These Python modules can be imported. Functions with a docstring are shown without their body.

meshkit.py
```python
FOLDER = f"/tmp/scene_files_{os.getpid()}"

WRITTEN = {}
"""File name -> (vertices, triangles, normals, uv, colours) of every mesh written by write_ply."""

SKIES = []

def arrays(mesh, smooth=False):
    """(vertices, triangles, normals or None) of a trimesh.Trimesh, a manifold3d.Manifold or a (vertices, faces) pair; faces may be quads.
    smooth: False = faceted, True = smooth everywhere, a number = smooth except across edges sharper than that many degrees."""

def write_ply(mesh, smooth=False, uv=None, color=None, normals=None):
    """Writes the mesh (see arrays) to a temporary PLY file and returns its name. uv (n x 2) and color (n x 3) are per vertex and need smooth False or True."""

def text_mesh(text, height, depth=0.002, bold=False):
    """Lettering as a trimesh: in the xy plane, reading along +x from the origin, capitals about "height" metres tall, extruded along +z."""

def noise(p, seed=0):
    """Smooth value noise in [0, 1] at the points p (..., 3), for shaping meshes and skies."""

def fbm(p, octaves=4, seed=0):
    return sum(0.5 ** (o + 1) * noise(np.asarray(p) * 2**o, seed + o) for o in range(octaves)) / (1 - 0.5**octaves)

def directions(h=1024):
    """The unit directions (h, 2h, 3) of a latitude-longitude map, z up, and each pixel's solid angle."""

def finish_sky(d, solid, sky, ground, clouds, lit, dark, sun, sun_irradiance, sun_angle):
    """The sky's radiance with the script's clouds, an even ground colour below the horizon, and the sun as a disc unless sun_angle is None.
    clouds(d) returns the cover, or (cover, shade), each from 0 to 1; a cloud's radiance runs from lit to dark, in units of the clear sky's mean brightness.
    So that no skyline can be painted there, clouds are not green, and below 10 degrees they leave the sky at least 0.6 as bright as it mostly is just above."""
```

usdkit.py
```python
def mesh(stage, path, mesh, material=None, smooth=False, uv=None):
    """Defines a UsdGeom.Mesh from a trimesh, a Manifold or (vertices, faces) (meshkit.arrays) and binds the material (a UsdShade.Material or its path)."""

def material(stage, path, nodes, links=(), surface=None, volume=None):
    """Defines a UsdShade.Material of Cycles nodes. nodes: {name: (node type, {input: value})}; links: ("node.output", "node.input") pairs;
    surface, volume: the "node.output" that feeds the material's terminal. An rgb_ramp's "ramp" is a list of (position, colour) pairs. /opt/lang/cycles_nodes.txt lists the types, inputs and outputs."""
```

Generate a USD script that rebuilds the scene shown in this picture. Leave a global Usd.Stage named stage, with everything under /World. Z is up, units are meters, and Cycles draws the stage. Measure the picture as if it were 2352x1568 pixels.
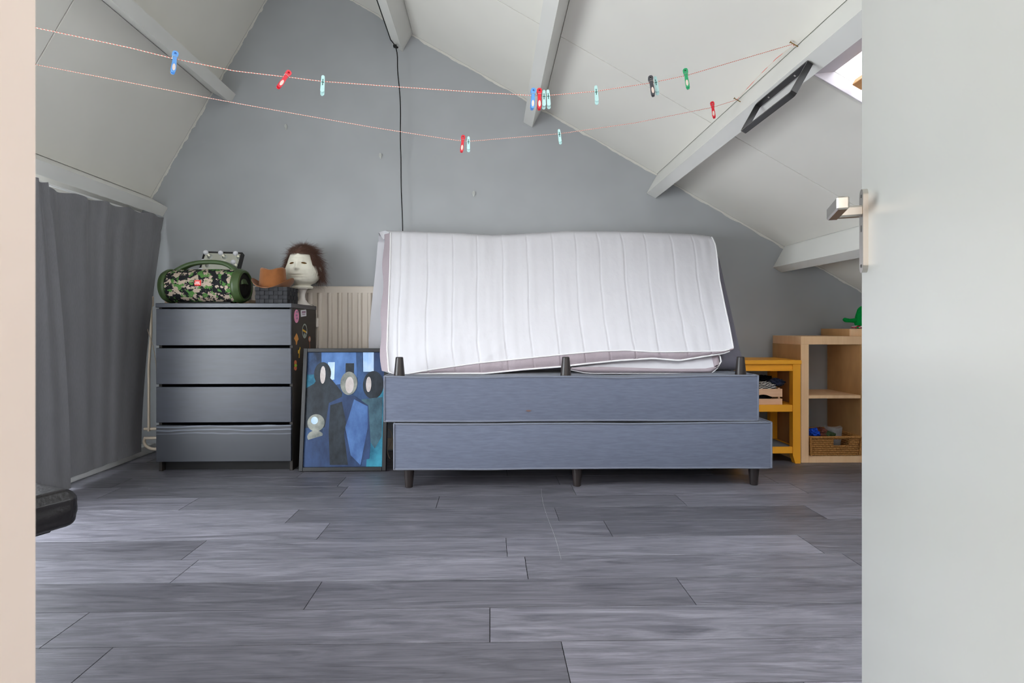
import math, random
import numpy as np, trimesh, shapely
from shapely.geometry import Polygon, box as sbox
import manifold3d as m3
import usdkit, meshkit
from pxr import Usd, UsdGeom, UsdLux, UsdShade, Gf, Sdf, Vt

stage = Usd.Stage.CreateInMemory()
UsdGeom.SetStageUpAxis(stage, 'Z'); UsdGeom.SetStageMetersPerUnit(stage, 1.0)
UsdGeom.Xform.Define(stage, '/World'); UsdGeom.Scope.Define(stage, '/World/Looks')
rng = np.random.default_rng(7)

# ---------------------------------------------------------------- camera
F, CX, CY, CAMH = 1300.0, 1157.0, 751.0, 0.855
TH = math.atan(0.02447)
FW = np.array([math.sin(TH), math.cos(TH), 0.0]); RT = np.array([math.cos(TH), -math.sin(TH), 0.0]); UP = np.array([0, 0, 1.0])
CAM = np.array([0, 0, CAMH])
cam = UsdGeom.Camera.Define(stage, '/World/camera')
cam.CreateHorizontalApertureAttr(36.0); cam.CreateVerticalApertureAttr(24.0)
cam.CreateFocalLengthAttr(36.0 * F / 2352)
cam.CreateHorizontalApertureOffsetAttr(36.0 * (1176 - CX) / 2352)
cam.CreateVerticalApertureOffsetAttr(-36.0 * (784 - CY) / 2352)
cam.CreateFStopAttr(13.0); cam.CreateFocusDistanceAttr(3.1)
cam.CreateClippingRangeAttr(Gf.Vec2f(0.02, 200))
mtx = Gf.Matrix4d(*RT, 0, *UP, 0, *(-FW), 0, *CAM, 1)
cam.AddTransformOp().Set(mtx)
cam.CreateExposureAttr(0.42)

# ---------------------------------------------------------------- light
dome = UsdLux.DomeLight.Define(stage, '/World/sky')
dome.CreateIntensityAttr(2.2); dome.CreateColorAttr(Gf.Vec3f(0.88, 0.94, 1.0))
def rect_light(name, pos, direction, w, h, inten, col, up=(0, 0, 1)):
    l = UsdLux.RectLight.Define(stage, '/World/' + name)
    l.CreateWidthAttr(w); l.CreateHeightAttr(h); l.CreateIntensityAttr(inten); l.CreateColorAttr(Gf.Vec3f(*col))
    z = -np.array(direction, float); z /= np.linalg.norm(z)
    x = np.cross(up, z); x /= np.linalg.norm(x); y = np.cross(z, x)
    l.AddTransformOp().Set(Gf.Matrix4d(*x, 0, *y, 0, *z, 0, *map(float, pos), 1))
    return l
rect_light('daylight_window', (-2.62, 1.62, 0.85), (1, 0, -0.02), 2.1, 1.45, 6.0, (0.90, 0.96, 1.0))
rect_light('landing_window', (0.1, -1.6, 1.35), (0, 1, 0), 1.6, 1.6, 4.4, (1.0, 0.93, 0.89))  # added front fill in the warm hall light's colour; no window stands there

# ---------------------------------------------------------------- helpers
def px(u, v, Y):
    d = FW + (u - CX) / F * RT + (CY - v) / F * UP
    return CAM + d * (Y / d[1])
def pxd(u, v, n, d0):
    """the point where the photograph's ray meets the plane n.p = d0"""
    d = FW + (u - CX) / F * RT + (CY - v) / F * UP
    n = np.asarray(n, float)
    return CAM + d * ((d0 - n @ CAM) / (n @ d))
def floor_at(u, v): return pxd(u, v, (0, 0, 1), 0.0)
def lin(*c):
    c = np.array(c[0] if len(c) == 1 else c, float) / 255
    return tuple(np.where(c <= 0.04045, c / 12.92, ((c + 0.055) / 1.055) ** 2.4))

used = {}
def numbered(parent, name):
    k = used.get((parent, name), 0); used[(parent, name)] = k + 1
    return f'{parent}/{name}' + (f'_{k:03d}' if k else '')
def tagp(p, label=None, cat=None, group=None, kind=None):
    for k, v in (('label', label), ('category', cat), ('group', group), ('kind', kind)):
        if v: p.SetCustomDataByKey(k, v)
    return p
def thing(name, label, cat, loc=(0, 0, 0), rotz=0, group=None, kind=None):
    x = UsdGeom.Xform.Define(stage, numbered('/World', name))
    x.AddTranslateOp().Set(Gf.Vec3d(*map(float, loc))); x.AddRotateZOp().Set(float(rotz))
    return tagp(x.GetPrim(), label, cat, group, kind)
def path_of(p): return str(p.GetPath()) if hasattr(p, 'GetPath') else str(p)
def obj(name, mesh, mat, parent=None, label=None, cat=None, group=None, kind=None, smooth=30):
    par = path_of(parent) if parent is not None else '/World'
    g = usdkit.mesh(stage, numbered(par, name), mesh, mat, smooth=smooth)
    return tagp(g.GetPrim(), label, cat, group, kind)
def dup(root, mtx, label, group=None):
    nm = root.GetName(); nm = nm[:-4] if nm[-3:].isdigit() and nm[-4] == '_' else nm
    x = UsdGeom.Xform.Define(stage, numbered('/World', nm))
    p = x.GetPrim(); x.AddTransformOp().Set(mtx); p.GetReferences().AddInternalReference(root.GetPath()); p.SetInstanceable(True)
    c = root.GetCustomData()
    return tagp(p, label, c['category'], group or c.get('group'))

def cat(*ms): return trimesh.util.concatenate([m for m in ms if m is not None])
def tm(man):
    m = man.to_mesh(); return trimesh.Trimesh(m.vert_properties[:, :3], m.tri_verts, process=False)
def hull(pts): return tm(m3.Manifold.hull_points(np.asarray(pts, float)))
def bx(x0, y0, z0, x1, y1, z1, b=0.003):
    lo, hi = np.minimum((x0, y0, z0), (x1, y1, z1)).astype(float), np.maximum((x0, y0, z0), (x1, y1, z1)).astype(float)
    b = min(b, 0.45 * (hi - lo).min())
    if b <= 0: return trimesh.creation.box(bounds=[lo, hi])
    P = []
    for i in range(8):
        s = np.array([(i >> k) & 1 for k in range(3)])
        c = np.where(s, hi, lo); inw = np.where(s, -b, b)
        for k in range(3):
            o = inw.copy(); o[k] = 0; P.append(c + o)
    return hull(P)
def rbox(x0, y0, z0, x1, y1, z1, r, seg=10):
    lo = np.array((x0, y0, z0)) + r; hi = np.array((x1, y1, z1)) - r
    s = trimesh.creation.icosphere(2, r)
    P = np.vstack([s.vertices + np.where([(i >> k) & 1 for k in range(3)], hi, lo) for i in range(8)])
    return hull(P)
def obox(c, ax, ay, az, hx, hy, hz, b=0.003):
    m = bx(-hx, -hy, -hz, hx, hy, hz, b)
    M = np.eye(4); M[:3, 0] = ax; M[:3, 1] = ay; M[:3, 2] = az; M[:3, 3] = c
    m.apply_transform(M); return m
def tube(points, r, sides=8, closed=False, flat=None):
    p = np.asarray(points, float); n = len(p)
    t = (np.roll(p, -1, 0) - np.roll(p, 1, 0)) if closed else np.gradient(p, axis=0)
    t /= np.linalg.norm(t, axis=1, keepdims=True) + 1e-12
    ref = np.array([0, 0, 1.0]) if abs(t[0][2]) < .9 else np.array([1.0, 0, 0])
    a = np.zeros_like(p); v = np.cross(t[0], ref); v /= np.linalg.norm(v)
    for i in range(n):
        v = v - t[i] * (v @ t[i]); v /= np.linalg.norm(v) + 1e-12; a[i] = v
    b = np.cross(t, a)
    ang = np.arange(sides) * 2 * np.pi / sides
    r = np.broadcast_to(r, (n,))[:, None, None]
    V = p[:, None] + r * (np.cos(ang)[None, :, None] * a[:, None] + np.sin(ang)[None, :, None] * b[:, None])
    fs = []
    m = n if closed else n - 1
    for i in range(m):
        k = (i + 1) % n
        for j in range(sides):
            q = (j + 1) % sides
            fs += [[i * sides + j, i * sides + q, k * sides + q], [i * sides + j, k * sides + q, k * sides + j]]
    V = V.reshape(-1, 3)
    if not closed:
        V = np.vstack([V, p[0], p[-1]]); c0, c1 = len(V) - 2, len(V) - 1
        for j in range(sides):
            q = (j + 1) % sides
            fs += [[c0, q, j], [c1, (n - 1) * sides + j, (n - 1) * sides + q]]
    return trimesh.Trimesh(V, np.array(fs), process=False)
def grid(P, cu=False, cv=False, flip=False):
    """P (n, m, 3) -> surface; cu/cv close the rows/columns"""
    P = np.asarray(P, float); n, m = P.shape[:2]
    I, J = np.meshgrid(np.arange(n if cu else n - 1), np.arange(m if cv else m - 1), indexing='ij')
    a, b, c, d = (I * m + J), (I * m + (J + 1) % m), ((I + 1) % n * m + (J + 1) % m), ((I + 1) % n * m + J)
    f = np.stack([a, b, c, d], -1).reshape(-1, 4)
    f = np.vstack([f[:, [0, 1, 2]], f[:, [0, 2, 3]]])
    if flip: f = f[:, ::-1]
    return trimesh.Trimesh(P.reshape(-1, 3), f, process=False)
def lathe(prof, seg=32, c=(0, 0, 0), axis='z'):
    a = np.linspace(0, 2 * np.pi, seg, endpoint=False)
    P = np.array([[(r * math.cos(t), r * math.sin(t), z) for t in a] for r, z in prof])
    if axis == 'x': P = P[..., [2, 0, 1]]
    if axis == 'y': P = P[..., [1, 2, 0]]
    return grid(P + np.array(c), cv=True)
def extrude(poly, O, ax, ay, depth):
    """shapely polygon in the plane (O, ax, ay), extruded by depth along ax x ay"""
    ms = [trimesh.creation.extrude_polygon(g, abs(depth), engine='earcut') for g in getattr(poly, 'geoms', [poly]) if g.area > 0]
    m = cat(*ms); ax, ay = np.asarray(ax, float), np.asarray(ay, float); az = np.cross(ax, ay) * np.sign(depth)
    V = m.vertices; m.vertices = np.asarray(O) + V[:, :1] * ax + V[:, 1:2] * ay + V[:, 2:] * az
    if depth < 0: m.faces = m.faces[:, ::-1]
    return m
def interp_poly(pts, n):
    p = np.asarray(pts, float); s = np.r_[0, np.cumsum(np.linalg.norm(np.diff(p, axis=0), axis=1))]
    t = np.linspace(0, s[-1], n)
    return np.stack([np.interp(t, s, p[:, k]) for k in range(p.shape[1])], 1)
def smooth_path(pts, n):
    from scipy.interpolate import CubicSpline
    p = np.asarray(pts, float); s = np.r_[0, np.cumsum(np.linalg.norm(np.diff(p, axis=0), axis=1))]
    return CubicSpline(s, p)(np.linspace(0, s[-1], n))
def blob(c, rx, ry, rz, amp=0.2, freq=3.0, seed=0, sub=4):
    s = trimesh.creation.icosphere(sub)
    v = s.vertices
    k = meshkit.noise(v * freq + seed * 7.3 + 50, seed) - .5
    k2 = meshkit.noise(v * freq * 2.7 + seed * 3.1 + 90, seed + 1) - .5
    v = v * (1 + amp * 2 * k + amp * .8 * k2)[:, None] * np.array([rx, ry, rz]) + np.array(c)
    return trimesh.Trimesh(v, s.faces, process=False)

# ---------------------------------------------------------------- materials
LOOK = '/World/Looks/'
def mat(name, col, rough=0.5, spec=0.5, metal=0.0, var=0.0, vscale=(8, 8, 8), col2=None, bump=0.0, bscale=60, bstretch=(1, 1, 1), detail=4, sheen=0.0, coat=0.0, distort=0.0, offset=(0, 0, 0), **kw):
    col = lin(col)
    nodes = {'p': ('principled_bsdf', {'base_color': col, 'roughness': rough, 'specular_ior_level': spec, 'metallic': metal, 'sheen_weight': sheen, 'coat_weight': coat, **kw})}
    links = []
    if var or col2 is not None or bump:
        nodes['g'] = ('texture_coordinate', {})
    if var or col2 is not None:
        c2 = lin(col2) if col2 is not None else tuple(min(1, c * (1 + var)) for c in col)
        c1 = col if col2 is not None else tuple(c * (1 - var) for c in col)
        nodes['m'] = ('mapping', {'scale': vscale, 'location': offset})
        nodes['n'] = ('noise_texture', {'scale': 1.0, 'detail': detail, 'roughness': 0.6, 'distortion': distort})
        nodes['r'] = ('rgb_ramp', {'ramp': [(0.3, c1), (0.7, c2)]})
        links += [('g.object', 'm.vector'), ('m.vector', 'n.vector'), ('n.fac', 'r.fac'), ('r.color', 'p.base_color')]
    if bump:
        nodes['bm'] = ('mapping', {'scale': tuple(bscale * s for s in bstretch)})
        nodes['bn'] = ('noise_texture', {'scale': 1.0, 'detail': 3})
        nodes['b'] = ('bump', {'strength': 1.0, 'distance': bump})
        links += [('g.object', 'bm.vector'), ('bm.vector', 'bn.vector'), ('bn.fac', 'b.height'), ('b.normal', 'p.normal')]
    return usdkit.material(stage, LOOK + name, nodes, links, surface='p.BSDF')

M_wall = mat('grey_wall_paint', (173, 176, 179), .75, .35, var=.035, vscale=(3, 3, 3), detail=2)
M_ceil = mat('white_ceiling_paint', (236, 233, 225), .8, .3, var=.02, vscale=(2, 2, 2), detail=1)
M_beam = mat('white_beam_paint', (226, 225, 220), .6, .4, var=.02, vscale=(4, 4, 4), detail=1)
M_caulk = mat('white_edge_paint', (222, 221, 214), .8, .3)
M_joint = mat('panel_joint', (120, 116, 110), .9, .2)
M_front = mat('light_wall_paint', (230, 230, 228), .8, .3, var=.02)
M_white = mat('white_gloss_paint', (225, 225, 222), .35, .5)
M_jamb = mat('door_frame_paint', (236, 226, 218), .45, .5, var=.015, vscale=(6, 6, 6))
M_door = mat('door_paint', (186, 186, 180), .28, .5, var=.01, vscale=(3, 3, 3))
M_steel = mat('brushed_steel', (205, 200, 192), .28, .5, metal=1.0)
M_dsteel = mat('dark_steel', (70, 68, 66), .35, .5, metal=1.0)
M_nail = mat('brass_nail', (150, 120, 70), .35, .5, metal=1.0)
M_black = mat('black_metal', (32, 31, 32), .4, .5)
M_cable = mat('black_cable', (24, 24, 25), .5, .4)
M_wcable = mat('white_plastic', (222, 214, 204), .45, .5)
M_subfloor = mat('floor_joint', (26, 26, 28), .8, .3)
M_pine = mat('pine_wood', (214, 160, 104), .5, .4, col2=(190, 130, 76), vscale=(30, 3, 30))
M_curtain = mat('grey_curtain_cloth', (126, 125, 129), .9, .15, var=.05, vscale=(300, 300, 40), sheen=.2, detail=1)
M_leather = mat('black_leather', (30, 27, 29), .36, .5, var=.1, vscale=(20, 20, 20), bump=.0012, bscale=90)
M_denim = mat('blue_grey_upholstery', (97, 103, 119), .95, .1, col2=(108, 114, 131), vscale=(14, 60, 130), detail=4, sheen=.15)
M_denim2 = mat('upholstery_piping', (114, 119, 133), .9, .1, sheen=.2)
M_leg = mat('dark_wood_leg', (42, 34, 33), .38, .5, col2=(30, 25, 25), vscale=(60, 60, 6))
M_topper = mat('white_quilted_cotton', (213, 212, 217), .9, .1, var=.012, vscale=(10, 10, 10), bump=.0012, bscale=20, bstretch=(1.6, 1, .8))
M_band = mat('mauve_mesh_band', (172, 160, 166), .9, .1, var=.03, vscale=(200, 200, 200), bump=.0005, bscale=600)
M_pipew = mat('white_piping', (238, 237, 238), .85, .1)
M_sheet = mat('grey_jersey_sheet', (108, 106, 116), .9, .1, var=.03, vscale=(40, 40, 40), sheen=.2, bump=.003, bscale=14, bstretch=(1, 1, .35))
M_birch = mat('birch_veneer', (246, 206, 162), .55, .35, col2=(238, 194, 148), vscale=(30, 30, 3), detail=5)
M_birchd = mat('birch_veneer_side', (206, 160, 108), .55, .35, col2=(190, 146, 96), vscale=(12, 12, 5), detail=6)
M_yellow = mat('yellow_paint', (248, 172, 44), .45, .4, var=.03, vscale=(10, 10, 10))
M_crate = mat('pale_pine_crate', (236, 192, 158), .65, .3, col2=(226, 178, 140), vscale=(4, 30, 60))
M_wicker = mat('woven_seagrass', (200, 146, 86), .75, .2, col2=(140, 92, 46), vscale=(160, 160, 90), detail=3)
M_rad = mat('cream_enamel', (214, 203, 190), .4, .5)
M_ribs = M_rad
M_pipe = mat('cream_pipe', (200, 184, 164), .45, .5)
M_frame = mat('black_frame', (28, 28, 31), .4, .5)
M_chest = mat('black_brown_wood', (38, 42, 53), .36, .6, col2=(46, 50, 63), vscale=(6, 30, 40), detail=5)  # black-brown fronts tinted blue to carry the window glare
M_chestside = mat('black_brown_side', (38, 33, 30), .5, .4, col2=(46, 41, 37), vscale=(30, 4, 60), detail=5)
M_chestin = mat('chest_shadow_gap', (22, 21, 22), .6, .3)  # near-black tone of the inner boards and plinth
M_green = mat('olive_green_plastic', (62, 82, 44), .38, .5)
M_rubber = mat('black_rubber', (20, 20, 20), .5, .4)
M_red = mat('red_badge', (238, 52, 42), .35, .5)
M_wprint = mat('white_print', (240, 236, 232), .6, .3)
M_mirror = mat('mirror_glass', (235, 238, 228), .03, .5, metal=1.0)
M_bulb = mat('frosted_bulb', (226, 226, 232), .25, .5)
M_beige = mat('beige_board', (196, 172, 148), .7, .3)
M_felt = mat('brown_felt', (140, 88, 50), .95, .1, var=.12, vscale=(14, 14, 14), sheen=.25, bump=.0005, bscale=500)
M_weave = mat('black_woven_strap', (44, 44, 48), .65, .3, var=.15, vscale=(60, 60, 60))
M_weave2 = mat('black_woven_strap_dull', (37, 37, 41), .65, .3)
M_latex = mat('white_latex', (228, 224, 208), .6, .35, var=.03, vscale=(25, 25, 25), bump=.0012, bscale=70)
M_eye = mat('eye_opening', (96, 68, 34), .9, .1)
M_stand = mat('white_ceramic', (222, 216, 208), .5, .4)
M_hair = mat('brown_hair', (84, 56, 44), .55, .4)
M_plush = mat('green_plush', (8, 142, 62), .95, .1, var=.15, vscale=(120, 120, 120), bump=.002, bscale=400)
M_grey = mat('grey_board', (120, 120, 122), .8, .2)
M_navy = mat('navy_cloth', (42, 50, 78), .95, .1, var=.15, vscale=(60, 60, 60), sheen=.2)
M_blackcloth = mat('black_cloth', (22, 22, 26), .95, .1, var=.2, vscale=(60, 60, 60))
M_bluecloth = mat('bright_blue_cloth', (36, 82, 200), .9, .1, var=.2, vscale=(60, 60, 60))
M_browncloth = mat('brown_cloth', (112, 66, 56), .9, .1, var=.2, vscale=(60, 60, 60))
M_greencloth = mat('dark_green_cloth', (68, 84, 56), .9, .1, var=.2, vscale=(60, 60, 60))
M_plug = mat('grey_plug', (190, 192, 188), .7, .3)
def stripes(name, c1, c2, vec, scale, dist=2.0):
    return usdkit.material(stage, LOOK + name, {
        'g': ('texture_coordinate', {}), 'm': ('mapping', {'rotation': vec}),
        'w': ('wave_texture', {'wave_type': 'bands', 'bands_direction': 'z', 'scale': scale, 'distortion': dist, 'detail': 1.0, 'detail_scale': 1.0}),
        'r': ('rgb_ramp', {'ramp': [(0.0, lin(c1)), (0.47, lin(c1)), (0.53, lin(c2)), (1.0, lin(c2))]}),
        'p': ('principled_bsdf', {'roughness': .9, 'specular_ior_level': .1})},
        [('g.object', 'm.vector'), ('m.vector', 'w.vector'), ('w.fac', 'r.fac'), ('r.color', 'p.base_color')], surface='p.BSDF')
M_stripe = stripes('striped_cloth', (28, 28, 34), (226, 220, 214), (0.3, 0.2, 0), 32, 3.0)
M_redstripe = stripes('red_white_stripe', (176, 34, 58), (226, 214, 214), (0.0, 0.35, 0), 28, 1.0)
def glass(name, tint=(1, 1, 1)):
    return usdkit.material(stage, LOOK + name, {
        'w': ('layer_weight', {'blend': 0.5}), 'k': ('math', {'math_type': 'power', 'value2': 4.0}), 'k2': ('math', {'math_type': 'multiply_add', 'value2': .6, 'value3': .05}),
        't': ('transparent_bsdf', {'color': tint}), 'g': ('glossy_bsdf', {'roughness': 0.02, 'color': (1, 1, 1)}),
        'x': ('mix_closure', {})}, [('w.facing', 'k.value1'), ('k.value', 'k2.value1'), ('k2.value', 'x.fac'), ('t.BSDF', 'x.closure1'), ('g.BSDF', 'x.closure2')], surface='x.closure')
M_glass = glass('window_glass')
M_bag = usdkit.material(stage, LOOK + 'clear_plastic', {
    't': ('transparent_bsdf', {'color': (.86, .87, .88)}), 'g': ('principled_bsdf', {'base_color': (.55, .56, .58), 'roughness': .25}),
    'x': ('mix_closure', {'fac': .38})}, [('t.BSDF', 'x.closure1'), ('g.BSDF', 'x.closure2')], surface='x.closure')
M_camo = usdkit.material(stage, LOOK + 'camouflage_cloth', {
    'g': ('texture_coordinate', {}), 'm': ('mapping', {'scale': (24, 24, 30), 'rotation': (0, .5, 0)}), 'm2': ('mapping', {'scale': (27, 27, 27), 'location': (4.3, 1.7, 8.8)}),
    'n': ('noise_texture', {'scale': 1.0, 'detail': 4.0, 'roughness': .6}), 'n2': ('noise_texture', {'scale': 1.0, 'detail': 5.0, 'roughness': .62}),
    'r': ('rgb_ramp', {'ramp': [(0, lin(30, 30, 34)), (.515, lin(30, 30, 34)), (.525, lin(186, 168, 152)), (1, lin(186, 168, 152))]}),
    'r2': ('rgb_ramp', {'ramp': [(0, (0, 0, 0)), (.54, (0, 0, 0)), (.555, (1, 1, 1)), (1, (1, 1, 1))]}),
    'x': ('mix', {'color2': lin(84, 130, 66)}), 'p': ('principled_bsdf', {'roughness': .8, 'specular_ior_level': .2})},
    [('g.object', 'm.vector'), ('g.object', 'm2.vector'), ('m.vector', 'n.vector'), ('m2.vector', 'n2.vector'), ('n.fac', 'r.fac'), ('n2.fac', 'r2.fac'), ('r2.color', 'x.fac'), ('r.color', 'x.color1'), ('x.color', 'p.base_color')], surface='p.BSDF')
M_cord = usdkit.material(stage, LOOK + 'red_white_cord', {
    'g': ('texture_coordinate', {}), 'm': ('mapping', {'rotation': (0, 0.6, 0)}),
    'w': ('wave_texture', {'wave_type': 'bands', 'bands_direction': 'x', 'scale': 42.0}),
    'r': ('rgb_ramp', {'ramp': [(0, lin(226, 120, 108)), (.4, lin(226, 120, 108)), (.6, lin(238, 224, 212)), (1, lin(238, 224, 212))]}),
    'p': ('principled_bsdf', {'roughness': .8})}, [('g.object', 'm.vector'), ('m.vector', 'w.vector'), ('w.fac', 'r.fac'), ('r.color', 'p.base_color')], surface='p.BSDF')
def plank_mat(k):
    o = (k * 3.17, k * 5.71, k * 1.3); t = [1.0, .9, 1.1, .96, 1.05, .85][k % 6]
    d, l = lin(80 * t, 79 * t, 86 * t), lin(128 * t, 126 * t, 135 * t)
    return usdkit.material(stage, LOOK + f'vinyl_plank_{k}', {
        'g': ('texture_coordinate', {}), 'm': ('mapping', {'scale': (2.0, 17, 1), 'location': o}), 'm2': ('mapping', {'scale': (11, 190, 1), 'location': o}), 'm3': ('mapping', {'scale': (2.6, 9, 1), 'location': o}),
        'n': ('noise_texture', {'scale': 1.0, 'detail': 7.0, 'roughness': .66, 'distortion': 2.2}), 'n2': ('noise_texture', {'scale': 1.0, 'detail': 3.0}), 'n3': ('noise_texture', {'scale': 1.0, 'detail': 2.0}),
        'rm': ('rgb_ramp', {'ramp': [(.30, d), (.52, tuple(.5 * (a + b) for a, b in zip(d, l))), (.72, l)]}),
        'k': ('rgb_ramp', {'ramp': [(.3, (.7, .7, .71)), (.5, (1, 1, 1)), (.7, (1.15, 1.15, 1.15))]}),
        'k3': ('rgb_ramp', {'ramp': [(.26, (.74, .74, .76)), (.46, (1, 1, 1))]}),
        'x': ('mix', {'mix_type': 'multiply', 'fac': .8}), 'x3': ('mix', {'mix_type': 'multiply', 'fac': .7}),
        'b': ('bump', {'strength': .6, 'distance': .0008}),
        'p': ('principled_bsdf', {'roughness': .42, 'specular_ior_level': .5})},
        [('g.object', 'm.vector'), ('g.object', 'm2.vector'), ('g.object', 'm3.vector'), ('m.vector', 'n.vector'), ('m2.vector', 'n2.vector'), ('m3.vector', 'n3.vector'),
         ('n.fac', 'rm.fac'), ('n2.fac', 'k.fac'), ('n3.fac', 'k3.fac'), ('rm.color', 'x.color1'), ('k.color', 'x.color2'), ('x.color', 'x3.color1'), ('k3.color', 'x3.color2'), ('x3.color', 'p.base_color'),
         ('n2.fac', 'b.height'), ('b.normal', 'p.normal')], surface='p.BSDF')
M_planks = [plank_mat(k) for k in range(6)]

# ================================================================= THE SETTING
WY = 3.95                    # back wall
FY0, FY1 = 0.335, 0.443      # front wall (with the doorway the camera looks through)
# roof planes, from the gable's edge against the back wall
a, b_ = px(950, 80, WY), px(1979, 668, WY)
RM = (b_[2] - a[2]) / (b_[0] - a[0]); RC = a[2] - RM * a[0]            # right slope: z = RM x + RC
a, b_ = px(345, 455, WY), px(610, 0, WY)
LM = (b_[2] - a[2]) / (b_[0] - a[0]); LC = a[2] - LM * a[0]            # left slope
APX = (RC - LC) / (LM - RM); APZ = RM * APX + RC
RD = np.array([1, 0, RM]) / math.hypot(1, RM); RN = np.array([RM, 0, -1]) / math.hypot(1, RM)   # down the slope, into the room
LD = np.array([-1, 0, -LM]) / math.hypot(1, LM); LN = np.array([LM, 0, -1]) / math.hypot(1, LM)
XR, XL = 3.35, -2.40
ZR = RM * XR + RC; XLB = -2.44; ZLB = LM * XLB + LC

fl = thing('floor', 'dark grey wood-look vinyl plank floor', 'floor', kind='structure')
obj('subfloor', bx(-2.75, -1.7, -.06, 3.5, WY + .1, -.003, 0), M_subfloor, fl)
ROW0, ROWH, PL = 1.5375, 0.1905, 1.2
starts = {0: .0, 1: -.564, 2: .13, 3: .065, 4: .502, 5: .306, 6: -.255, 7: .44, 8: -.82, 9: .1, -1: .194}
k = 0
for r in range(-9, 13):
    y0, y1 = ROW0 + r * ROWH, ROW0 + (r + 1) * ROWH
    if y0 > WY: break
    s = starts.get(r, float(rng.uniform(0, 1.2))); n0 = math.floor((-2.6 - s) / PL)
    j = 0
    for n in range(n0, n0 + 7):
        x0, x1 = max(s + n * PL, -2.62), min(s + (n + 1) * PL, XR + .05)
        if x1 - x0 < .02: continue
        g = .0011
        obj('plank', bx(x0 + g, y0 + g, -.006, x1 - g, min(y1, WY + .02) - g, 0, .0005), M_planks[int(rng.integers(0, 6))], fl, smooth=False)

gable = [(XLB - .1, 0), (XR + .1, 0), (XR + .1, RM * (XR + .1) + RC + .12), (APX, APZ + .14), (XLB - .1, LM * (XLB - .1) + LC + .1)]
obj('wall_back', extrude(Polygon(gable), (0, WY, 0), (1, 0, 0), (0, 0, 1), -.12), M_wall, label='grey painted gable wall behind the beds', cat='wall', kind='structure', smooth=False)
DXL, DXR = px(67, 800, FY1)[0], 0.472
hole = sbox(DXL - .03, -1, DXR + .03, 2.06)
obj('wall_front', extrude(Polygon(gable).difference(hole), (0, FY1, 0), (1, 0, 0), (0, 0, 1), FY1 - FY0), M_front, label='light wall with the doorway the photograph is taken through', cat='wall', kind='structure', smooth=False)
obj('wall_right', bx(XR, FY0, 0, XR + .1, WY + .1, ZR + .15, 0), M_front, label='low knee wall under the right roof slope', cat='wall', kind='structure', smooth=False)
# landing behind the camera
obj('wall_landing', cat(bx(-1.3, -1.7, 0, -1.2, FY0, 2.5, 0), bx(1.2, -1.7, 0, 1.3, FY0, 2.5, 0), bx(-1.3, -1.8, 0, 1.3, -1.7, 2.5, 0)), M_jamb, label='pale walls of the landing behind the camera', cat='wall', kind='structure', smooth=False)
obj('ceiling_landing', bx(-1.3, -1.8, 2.4, 1.3, FY0, 2.5, 0), M_ceil, label='white ceiling of the landing behind the camera', cat='ceiling', kind='structure', smooth=False)
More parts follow.
